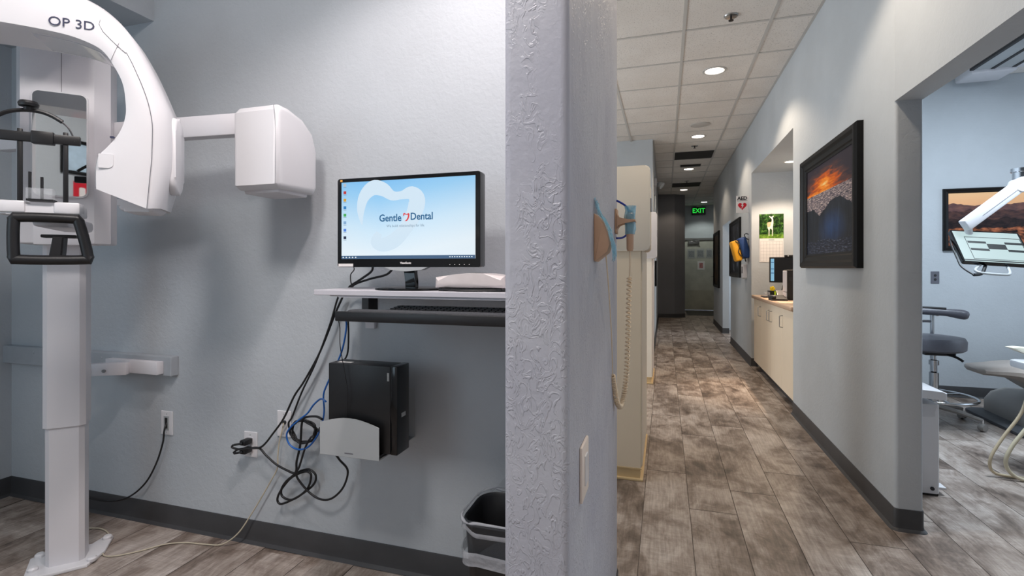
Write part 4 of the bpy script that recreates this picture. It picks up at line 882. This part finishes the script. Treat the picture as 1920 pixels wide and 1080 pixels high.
# calendar
t = thing('wall_calendar', 'wall calendar with a deer photo hanging in the niche', 'calendar', (1.278, 6.978, 1.62))
def forest(t_, g, s_):
    n = t_.noise(t_.coord('Generated', (1, 1, 1)), 9, 6, .65, .6); n2 = t_.noise(t_.coord('Generated'), 2.2, 3)
    c = t_.ramp(n, [(.35, srgb(16, 26, 14)), (.52, srgb(46, 84, 34)), (.68, srgb(110, 160, 70))]); gnd = t_.ramp(n, [(.35, srgb(60, 96, 30)), (.65, srgb(140, 180, 70))])
    c = t_.mix(1.0, c, t_.ramp(n2, [(.35, (.35, .35, .35, 1)), (.6, (1, 1, 1, 1))]), 'MULTIPLY')
    t_.color(t_.mix(t_.math('LESS_THAN', t_.math('ADD', s_.outputs['Z'], t_.math('MULTIPLY', n, .12)), .22), c, gnd))
ph = obj('photo_page', B(-.138, .138, -.003, 0, 0, .305), pic_nodes('picture_forest', forest), t)
def dpoly(name, poly, mat, dy): return obj(name, prism(new(), poly, -.0034 - dy, -.0028, 'XZ'), mat, ph)
dpoly('deer_body', [(-.052, .185), (-.045, .20), (-.02, .205), (.0, .20), (.004, .235), (.002, .25), (.014, .256), (.02, .24), (.022, .19), (.016, .14), (.018, .09), (.014, .03), (.006, .03), (.008, .10), (-.004, .12), (-.016, .12), (-.022, .09), (-.024, .03), (-.032, .03), (-.032, .10), (-.044, .13)], M_DEERW, .0002)
dpoly('deer_back', [(-.052, .185), (-.045, .20), (-.02, .205), (-.004, .198), (-.008, .165), (-.02, .14), (-.042, .14)], M_DEER, .0005)
dpoly('deer_head', [(-.010, .255), (-.026, .272), (-.022, .28), (-.006, .270), (.006, .272), (.022, .285), (.026, .276), (.014, .258), (.010, .238), (.004, .236)], M_DEERW, .0006)
gp = obj('grid_page', B(-.136, .136, -.004, 0, -.30, -.002), M_PAPER, t)
obj('month_print', B(-.032, .032, -.0046, -.0038, -.024, -.016), M_SEAM, gp)
bm = new()
for k in range(8): box(bm, -.125 + k * .0357 - .0006, -.125 + k * .0357 + .0006, -.0046, -.0038, -.29, -.04)
for k in range(7): box(bm, -.125, .125, -.0046, -.0038, -.29 + k * .0417 - .0006, -.29 + k * .0417 + .0006)
obj('grid_lines', bm, M_SEAM, gp)
obj('nail', lathe(new(), [(.004, -.008), (.004, 0)], (0, 0, .312), 8, 'Y'), M_STEEL, t)
# niche monitor, facing camera
t = thing('desk_monitor', 'black monitor with a mostly dark screen on the niche counter', 'monitor', (1.40, 6.66, .912), math.radians(-10))
obj('housing', B(-.20, .22, 0, .03, .16, .465, .004), M_BLACK, t); s0 = obj('screen', B(-.19, .21, -.002, .002, .175, .452), emit('screen_dark', srgb(14, 16, 20), .5), t)
obj('screen_window', B(-.185, -.148, -.0032, -.001, .18, .447), emS('scr_pale', (150, 205, 235), .75), s0); obj('screen_window', B(.08, .20, -.0032, -.001, .18, .447), emS('scr_pale2', (150, 205, 235), .75), s0)
for z in (.27, .32, .40): obj('screen_row', B(-.183, -.15, -.0042, -.003, z, z + .008), emS('scr_rowblue', (40, 90, 150), .7), s0)
obj('neck', B(-.03, .03, .01, .04, .01, .18), M_BLACK, t); obj('foot', B(-.11, .11, -.06, .11, 0, .012, .004), M_BLACK, t)
wc = obj('webcam', B(-.04, .05, -.015, .03, .465, .49, .006), M_BLACK, t); obj('lens', lathe(new(), [(.001, -.018), (.007, -.017), (.008, -.012)], (0, 0, .478), 12, 'Y'), M_GREYM, wc)
t = thing('desktop_computer', 'black desktop computer with a white front edge on the niche counter', 'computer', (1.28, 5.85, .912))
obj('case', B(-.06, .24, 0, .17, 0, .315, .005), M_BLACK, t); obj('front_strip', B(-.068, -.060, .002, .168, .085, .305, .003), M_PLASTIC2, t); obj('lower_strip', B(-.068, -.060, .002, .168, .016, .080, .003), M_PLASTIC2, t); obj('vent', B(-.04, -.01, -.002, .001, .20, .24), M_INK, t)
t = thing('document_tray', 'black wire desk tray of supplies on the niche counter', 'tray', (1.20, 6.36, .912))
obj('base', B(-.13, .16, -.10, .10, 0, .012, .002), M_BLACK, t)
obj('mesh_cup', B(-.125, -.065, -.09, -.02, .012, .062, .004), M_CLEAR, t); obj('divider', B(-.062, .02, -.05, .09, .012, .075, .003), M_BLACK, t)
t = thing('sticky_notes', 'bright lime sticky note pad standing in the desk tray', 'note pad', (1.225, 6.27, .924)); obj('pad', B(-.045, .045, 0, .012, 0, .058, .001), M_LIME, t); obj('sheet', B(-.043, .043, -.002, 0, .004, .062), M_LIME, t)
t = thing('foam_flower', 'yellow foam flower sticking up from the desk tray', 'ornament', (1.17, 6.33, .926))
obj('stem', cyl(new(), (0, 0, -.0), (0, 0, .08), .003, 8), M_YEL, t)
for k in range(5): obj('petal', lathe(new(), [(.001, -.010), (.012, -.006), (.014, 0), (.012, .006), (.001, .010)], (.016 * math.cos(k * 1.257), 0, .085 + .016 * math.sin(k * 1.257)), 10, 'Y'), M_YFLOWER, t, True)
for i, (x, lb) in enumerate(((1.275, 'black pen leaning left in the desk tray'), (1.31, 'black marker leaning right in the desk tray'))):
    t = thing('pen', lb, 'pen', (x - .02, 6.34, .926)); obj('barrel', cyl(new(), (0, 0, 0), (.02 + .02 * i, 0, .10), .005, 8), M_BLACK, t); obj('cap', cyl(new(), (.02 + .02 * i, 0, .10), (.025 + .025 * i, 0, .125), .006, 8), M_BLACK, t)
t = thing('card_holder', 'stepped holder of white business cards on the niche counter', 'card holder', (1.27, 6.13, .912))
obj('stand', prism(new(), [(-.05, 0), (.06, 0), (.06, .085), (.05, .085)], -.09, .09, 'YZ'), M_BLACK, t)
for r_ in range(3):
    for c_ in range(2): obj('card', B(-.085 + c_ * .09, -.005 + c_ * .09, -.040 + r_ * .032, -.036 + r_ * .032, .008 + r_ * .025, .040 + r_ * .025), M_PAPER, t)
t = thing('desk_phone', 'low black desk phone near the front edge of the counter', 'phone', (1.12, 5.78, .912))
obj('base', prism(new(), [(-.09, 0), (.09, 0), (.09, .05), (-.09, .018)], -.075, .075, 'YZ', .004, 1), M_BLACK, t); obj('receiver', B(-.07, -.03, -.085, .085, .02, .05, .010), M_BLACK, t)
t = thing('paper_sheet', 'sheet of paper lying at the front of the niche counter', 'paper', (1.13, 5.40, .9125)); obj('sheet', B(-.07, .09, -.12, .12, 0, .0012), plain('paper_cream', srgb(226, 206, 176), .7), t)

# ================================================================== FAR END: door notices, mat, dark cabinet
for i, (x0, x1, z0, z1, lb) in enumerate(((.63, .85, 1.52, 1.80, 'left of three grey sheets in sleeves on the far door'), (.88, 1.10, 1.53, 1.81, 'middle of three grey sheets in sleeves on the far door'), (1.14, 1.33, 1.53, 1.81, 'right of three grey sheets in sleeves on the far door'))):
    t = thing('notice_sheet', lb, 'notice', (x0, R1 - .031, z0), 0, 'sheets on the far door'); obj('sleeve', B(0, x1 - x0, -.003, 0, 0, z1 - z0), M_PAPERG, t); obj('print', B(.03, x1 - x0 - .03, -.0036, -.0028, .04, z1 - z0 - .05), plain('print_grey', srgb(140, 144, 146), .6, 0, .35, 60), t)
t = thing('notice_sheet', 'small white notice with red print below the three sheets on the far door', 'notice', (.91, R1 - .031, 1.19)); obj('sheet', B(0, .20, -.003, 0, 0, .25), M_PAPER, t); obj('print', B(.05, .15, -.0036, -.0028, .05, .20), plain('print_red', srgb(190, 130, 130), .6, 0, .3, 40), t)
t = thing('door_mat', 'black floor mat lying in front of the far door', 'mat', (.95, 14.7, .001)); obj('pad', B(-.36, .44, -.72, .72, 0, .010, .004), M_BLACK, t); obj('edge', B(-.39, .47, -.75, .75, 0, .005, .002), M_BLACK, t)
t = thing('hall_cabinet', 'narrow dark brown cabinet at the right beside the far door', 'cabinet', (1.32, 13.6, 0)); obj('body', B(0, .45, -.2, .4, .06, .86, .004), plain('dark_brown_wood', srgb(48, 38, 32), .4, 0, .15, 20), t); obj('top', B(-.02, .47, -.22, .42, .86, .885, .003), MATS['dark_brown_wood'], t); obj('plinth', B(.02, .43, -.18, .38, 0, .06), M_BLACK, t)

# ================================================================== OPERATORY (right)
def hills(t, g, s_):
    z = s_.outputs['Z']; x = s_.outputs['X']; c = t.ramp(z, [(.55, srgb(214, 150, 120)), (.8, srgb(236, 176, 128)), (1, srgb(240, 190, 140))])
    def layer(c, base_, amp, sc, col1, col2):
        n = t.noise(t.coord('Generated', (sc, .01, .01), loc=(base_ * 7, 0, 0)), 1.0, 3); m = t.math('LESS_THAN', z, t.math('ADD', base_, t.math('MULTIPLY', t.math('SUBTRACT', n, .5), amp)))
        tex = t.noise(t.coord('Generated', (5, 1, 7)), 2.5, 5); return t.mix(m, c, t.ramp(tex, [(.4, col1), (.68, col2)]))
    c = layer(c, .78, .22, 4, srgb(92, 66, 66), srgb(120, 84, 76)); c = layer(c, .66, .25, 5, srgb(58, 44, 46), srgb(96, 66, 58)); c = layer(c, .50, .3, 4, srgb(34, 28, 30), srgb(60, 44, 42)); c = layer(c, .34, .2, 5, srgb(30, 22, 22), srgb(190, 112, 76)); t.color(c)
t = thing('framed_photo', 'black framed sunset mountain photo on the operatory wall', 'picture', (3.05, 5.9, 1.715)); frame_parts(t, .93, .60, .045, .03, pic_nodes('picture_hills', hills), 'Y')
t = thing('wall_outlet', 'grey wall plate on the blue operatory wall beside the jamb', 'wall plate', (2.525, 5.9, 1.155)); obj('cover_plate', B(-.035, .035, -.006, 0, -.06, .06, .003), M_GREYUP, t)
for z in (.02, -.02): obj('socket', lathe(new(), [(.001, -.009), (.012, -.008), (.013, -.005)], (0, 0, z), 14, 'Y'), M_INK, t)
# ceiling track
t = thing('ceiling_track', 'white ceiling light track with grey rails in the operatory', 'ceiling track', (2.82, 5.55, CEIL))
obj('end_cap', B(-.17, .17, 0, .28, -.075, -.0, .018, 3), M_PLASTIC2, t, 35)
for x0, x1, nm, m in ((-.165, -.03, 'rail_panel', M_GREYM), (.0, .13, 'rail_panel', M_GREYM)): obj(nm, B(x0, x1, -3.6, 0, -.045, -.004), m, t)
for x in (-.17, -.015, .14): obj('slot', B(x - .014, x + .014, -3.6, 0, -.05, -.004), M_INK, t)
obj('side_rail', B(.15, .24, -3.6, .05, -.04, -.004, .004), M_PLASTIC2, t)
obj('trolley', B(-.10, .26, -1.35, -.55, -.10, -.045, .02, 3), M_PLASTIC2, t, 35)
t = thing('ceiling_panel_light', 'unseen ceiling panel added as cool fill light for the operatory', 'ceiling light', (2.32, 3.9, CEIL))  # added panel, hidden by the header, brightens the operatory
obj('frame', B(-.30, .30, -.30, .30, -.006, 0, .002), M_GRID, t); obj('diffuser', B(-.28, .28, -.28, .28, -.009, -.005), emit('fill_panel_diffuser', (.85, .93, 1, 1), 5), t)
pl_ = area_light('panel_lamp', (0, 0, -.012), (0, 0, 0), .56, .56, 88, (.78, .89, 1.0)); pl_.parent = t
# stool
st = thing('operator_stool', 'grey round stool with curved padded arm support on casters', 'stool', (2.09, 4.90, 0))
obj('seat', lathe(new(), [(.001, .585), (.215, .585), (.235, .60), (.238, .665), (.225, .69), (.15, .70), (.001, .702)], (-.035, 0, 0), 40), M_GREYUP, st, True)
obj('gas_lift', lathe(new(), [(.03, .12), (.032, .40), (.022, .41), (.022, .46), (.034, .462), (.034, .50), (.018, .505), (.018, .58), (.001, .585)], (0, 0, 0), 20), M_CHROME, st, True)
obj('seat_plate', B(-.09, .12, -.07, .07, .545, .586, .008), M_BLACK, st); obj('lever', T([(.05, -.05, .56), (.10, -.10, .545), (.13, -.14, .52)], .010, 8, 4), M_BLACK, st)
obj('foot_ring', tube(new(), [(.27 * math.cos(a), .27 * math.sin(a), .21) for a in [2 * PI * k / 48 for k in range(48)]], .011, 10, True), M_CHROME, st, 60)
for k in range(3): a = k * 2.094 + .5; obj('ring_spoke', cyl(new(), (.03 * math.cos(a), .03 * math.sin(a), .215), (.265 * math.cos(a), .265 * math.sin(a), .21), .008, 8), M_CHROME, st)
for k in range(5):
    a = k * 1.2566 - .72; c_, s_ = math.cos(a), math.sin(a)
    lg = obj('base_leg', tube(new(), [(.03 * c_, .03 * s_, .13), (.16 * c_, .16 * s_, .115), (.30 * c_, .30 * s_, .085)], [.022, .018, .013], 8), M_TAUPE, st, True)
    ca = obj('caster', lathe(new(), [(.001, -.022), (.026, -.02), (.03, -.008), (.03, .008), (.026, .02), (.001, .022)], (0, 0, 0), 18, 'Y'), M_TAUPE, st, True, (.30 * c_, .30 * s_, .031), (0, 0, a + 1.2)); obj('stem', cyl(new(), (0, 0, .02), (0, 0, .06), .008, 8), M_CHROME, ca)
for x in (-.055, .06): obj('arm_post', cyl(new(), (x, .17, .25), (x, .17, .885), .015, 12), M_CHROME, st, True)
obj('post_brace', cyl(new(), (-.055, .17, .80), (.06, .17, .80), .012, 10), M_CHROME, st); obj('post_foot', tube(new(), [(.06, .17, .26), (.05, .12, .20), (.02, .03, .17)], .015, 10), M_CHROME, st, True)
obj('clamp_knob', lathe(new(), [(.001, -.014), (.016, -.01), (.016, .01), (.001, .014)], (.09, .16, .86), 12, 'Y'), M_STEEL, st, True)
sup = [(-.30, .16, .895), (-.15, .13, .892), (.0, .10, .888), (.12, .07, .882), (.20, .04, .872), (.245, .02, .862)]
ar = obj('arm_support', T(sup, [.030] * 16 + [.033, .035, .037, .038, .039, .039, .038, .034, .028, .016], 14, 5), M_GREYUP, st, True)
obj('support_rim', T([(-.30, .15, .923), (-.15, .12, .920), (.0, .09, .918), (.11, .06, .914)], .010, 8, 4), M_BLACK, ar)
# white step-on bin
t = thing('pedal_bin', 'white step bin with clear liner just inside the operatory doorway', 'waste bin', (1.30, 3.42, 0))
obj('body', prism(new(), rrect(-.13, .135, -.12, .16, .012), .012, .50, 'XY', .003, 1), M_PLASTIC, t, 35); obj('lid', prism(new(), [(-.15, .55), (.14, .53), (.16, .53), (.16, .57), (.14, .575), (-.15, .60)], -.14, .18, 'XZ', .004, 1), M_PLASTIC, t, 35)
bm, rows = rect_shell([(.140, .145, .545), (.152, .157, .52), (.156, .160, .49), (.148, .152, .46), (.152, .156, .435)]); 
for v in bm.verts: v.co.x += .004 * math.sin(v.co.z * 130 + v.co.y * 55); v.co.y += .02
obj('liner', bm, M_LINER, t, 50); obj('base_skirt', B(-.125, .13, -.115, .155, 0, .014), M_BLACK, t); obj('pedal', B(.13, .175, -.10, -.03, .03, .045, .004), M_PLASTIC, t); obj('foot_screw', lathe(new(), [(.001, -.126), (.010, -.125), (.010, -.118)], (.10, 0, .04), 12, 'Y'), M_INK, t)
# dental chair
dc = thing('dental_chair', 'taupe dental patient chair with raised toe end on a grey base', 'dental chair', (2.66, 4.95, -.0))
def chair_loft(secs, name, mat, parent):
    bm = new(); rows = []
    for x, z0, z1, hw in secs:
        rows.append([bm.verts.new((x, y * hw, z0 + (z1 - z0) * q)) for y, q in ((-.75, .0), (-1, .35), (-1, .7), (-.82, 1), (.0, .96), (.82, 1), (1, .7), (1, .35), (.75, 0))])
    loft(bm, rows)
    for A, C in zip(rows, rows[1:]): bm.faces.new((A[-1], A[0], C[0], C[-1]))
    bm.faces.new(rows[0]); bm.faces.new(rows[-1]); return obj(name, bm, mat, parent, 45)
chair_loft([(-.29, .425, .445, .09), (-.275, .41, .46, .15), (-.17, .405, .47, .18), (-.09, .395, .48, .20), (-.01, .36, .488, .23), (.10, .29, .49, .26), (.20, .23, .485, .27), (.32, .21, .485, .28), (.45, .21, .50, .28), (.9, .24, .55, .28)], 'leg_rest', M_BEIGEUP, dc)
chair_loft([(.88, .24, .56, .29), (1.1, .36, .80, .29), (1.45, .62, 1.10, .27), (1.6, .74, 1.18, .2)], 'backrest', M_BEIGEUP, dc)
obj('toe_button', lathe(new(), [(.03, .428), (.032, .44), (.001, .44)], (-.20, 0, -.03), 14), M_BLACK, dc)
obj('lift_column', B(.38, .95, -.17, .17, .16, .30, .03, 3), M_TAUPE, dc, 35)
obj('base', prism(new(), [(-.02, .02), (-.02, .12), (.03, .19), (.12, .225), (1.3, .225), (1.3, .02)], -.20, .42, 'XZ', .03, 3), M_TAUPE, dc, 35)
obj('floor_plate', prism(new(), rrect(-.16, 1.4, -.42, .46, .10), .002, .024, 'XY', .008, 2), M_DGREY, dc, 35); obj('base_vent', prism(new(), rrect(.05, .11, .10, .15, .02), -.205, -.19, 'XZ'), M_INK, dc)
# delivery unit
du = thing('delivery_unit', 'ivory dental delivery tray with arm and two hanging hoses', 'delivery unit', (2.15, 3.86, 0))
obj('tray', prism(new(), rrect(-.05, .45, -.15, .15, .04), .625, .665, 'XY', .008, 2), M_PLASTIC, du, 35)
obj('arm', prism(new(), [(-.02, .735), (.02, .74), (.11, .735), (.30, .63), (.28, .58), (.08, .69), (.02, .715)], .16, .24, 'XZ', .01, 2), M_IVORY, du, 35)
obj('bracket', prism(new(), [(.05, .63), (.14, .63), (.26, .42), (.20, .36)], -.04, .06, 'XZ', .01, 2), M_GREYM, du, 35)
obj('post', lathe(new(), [(.16, 0), (.16, .03), (.05, .05), (.045, .60), (.001, .62)], (.42, 0, 0), 20), M_GREYM, du, True)
hr = obj('holder', lathe(new(), [(.012, .66), (.014, .69), (.001, .70)], (-.02, -.05, 0), 12), M_GREYM, du, True)
obj('hose', T([(-.060, -.08, .625), (-.068, -.085, .53), (-.105, -.09, .38), (-.21, -.12, .23), (-.285, -.15, .11), (-.275, -.155, .03), (-.17, -.15, .010), (0, -.135, .010), (.2, -.05, .010)], .0085, 10, 6), plain('hose_tan', srgb(196, 180, 152), .4, 0, .03), du, True)
obj('hose', T([(.05, -.08, .62), (.02, -.11, .48), (-.09, -.14, .33), (-.20, -.17, .18), (-.225, -.18, .08), (-.16, -.19, .014), (.0, -.18, .012), (.22, -.12, .012)], .0105, 10, 6), plain('hose_ivory', srgb(206, 196, 170), .4, 0, .03), du, True)
# monitor on articulated arm
am = thing('arm_monitor', 'small white framed monitor on a ceiling hung articulated arm', 'monitor', (2.24, 4.45, 1.40))
rv = Vector((CAM_C, CAM_S, 0)); fv = Vector((-CAM_S, CAM_C, 0)); uv = Vector((0, 0, 1))
ex_ = (rv * .398 + uv * -.031 + fv * -.115); ez_ = (rv * .0766 + uv * .237 + fv * .202); wM, hM = ex_.length, ez_.length
MM = frameM((0, 0, 0), ex_, ez_)
def AM(bm, name, mat, smooth=False, parent=None):
    bmesh.ops.transform(bm, matrix=MM, verts=bm.verts); return obj(name, bm, mat, parent or am, smooth)
AM(prism(new(), rrect(-wM / 2, wM / 2, -hM / 2, hM / 2, .008), -.03, 0, 'XY', .002, 1), 'housing', M_BLACKG, 35)
E1 = emS('scr_tint', (206, 232, 234), .85); E2 = emS('scr_dark', (30, 40, 44), .6)
a, b = wM / 2 - .012, hM / 2 - .012
s1 = AM(B(-a, a, -b - .006, b, .0, .0012), 'screen', E1)
def srect(u0, u1, v0, v1, m, nm, h_=.0022):
    AM(B(-a + 2 * a * u0, -a + 2 * a * u1, -b + 2 * b * v0, -b + 2 * b * v1, .001, h_), nm, m, False, s1)
for u0, u1, v0, v1 in ((.17, .45, .60, .67), (.17, .45, .35, .42), (.45, .73, .42, .59), (.73, 1.0, .60, .67), (.73, .99, .35, .42), (.15, .99, .80, .815), (.15, .99, .06, .075), (.15, .158, .06, .81), (.985, .995, .06, .81), (.0, 1, .0, .035)): srect(u0, u1, v0, v1, E2, 'screen_field')
A0 = -uv * .0 + Vector((.0, 0, 0))
p_lo = Vector((2.125, 4.50, 1.575)) - Vector((2.24, 4.45, 1.40)); p_hi = Vector((2.50, 4.62, 1.86)) - Vector((2.24, 4.45, 1.40))
bm = new(); d_ = (p_hi - p_lo); MA = frameM(p_lo, d_, Vector((-d_.z * 0, 0, 1)) - d_.normalized() * d_.normalized().z)
box(bm, -.03, d_.length + .03, -.042, .042, -.03, .03, .010, 2); bmesh.ops.transform(bm, matrix=MA, verts=bm.verts); ao = obj('support_arm', bm, M_PLASTIC2, am, 35)
bm = new(); box(bm, .10, d_.length - .02, -.006, -.003, .0295, .0315); bmesh.ops.transform(bm, matrix=MA, verts=bm.verts); obj('seam_line', bm, M_SEAM, ao)
obj('pivot', lathe(new(), [(.001, -.05), (.055, -.045), (.058, 0), (.055, .045), (.001, .05)], tuple(p_hi), 20, 'Y'), M_PLASTIC, am, True)
obj('swivel', lathe(new(), [(.045, .04), (.045, .09), (.055, .095), (.055, .12), (.001, .122)], tuple(p_hi), 18), M_CHROME, am, True); obj('upper_arm', tube(new(), [tuple(p_hi + Vector((0, 0, .0))), tuple(p_hi + Vector((.5, .1, .0)))], .035, 14), M_PLASTIC2, am, True); obj('drop_pole', cyl(new(), tuple(p_hi + Vector((.5, .1, -.06))), tuple(p_hi + Vector((.5, .1, 1.68 - p_hi.z))), .03, 16), M_PLASTIC2, am, True)
obj('head_joint', tube(new(), [p_lo, p_lo + Vector((.04, .06, -.10)), tuple(MM @ Vector((0, 0, -.03)))], .025, 10), M_PLASTIC2, am, True)
hl = lambda x, y, z: tuple(MM @ Vector((x, y, z)))
obj('grab_handle', T([hl(-.09, -.15, -.03), hl(-.14, -.21, -.03), hl(-.12, -.245, -.02), hl(.0, -.25, -.02), hl(.045, -.235, -.02), hl(.06, -.15, -.03)], .009, 10, 6), M_GREYM, am, True)
obj('cable', T([hl(-.17, .15, -.045), hl(-.215, .06, -.03), hl(-.225, -.12, -.02), hl(-.22, -.20, -.02), hl(-.17, -.27, -.02)], .006, 8, 6), M_CABLE, am, True); obj('cable', T([hl(-.17, -.27, -.02), hl(-.11, -.24, -.03), hl(-.06, -.15, -.04)], .011, 8, 6), M_CABLE, am, True)
obj('cable', T([hl(.17, -.11, -.02), hl(.215, -.14, -.02), hl(.225, -.25, 0), hl(.235, -.40, .0), hl(.20, -.55, .0), hl(.15, -.70, 0), hl(.13, -.80, 0)], .004, 8, 6), M_CABLE, am, True)

# ================================================================== REAR WALL: things only seen in the mirror
def rear_frame(label, x, z, w, h, col):
    t = thing('framed_certificate', label, 'certificate', (x, R0, z), PI); bm = new()
    frame_parts(t, w, h, .03, .02, plain('certificate_paper', col, .5, 0, .12, 12), 'Y')
rear_frame('black framed certificate reflected high in the x-ray mirror', -.50, 2.22, .36, .30, srgb(190, 214, 232))
rear_frame('black framed certificate reflected low in the x-ray mirror', -.85, 1.66, .42, .34, srgb(228, 228, 222))
t = thing('fire_extinguisher_sign', 'red fire extinguisher sign reflected in the x-ray mirror', 'sign', (-.505, R0, 1.90), PI)
obj('board', B(-.075, .075, -.003, 0, -.11, .11), M_RED, t); obj('symbol', prism(new(), rrect(-.02, .03, -.035, .06, .012), -.0042, -.0028, 'XZ'), M_PAPER, t); obj('symbol_hose', B(-.045, -.03, -.0042, -.0028, -.01, .07), M_PAPER, t)
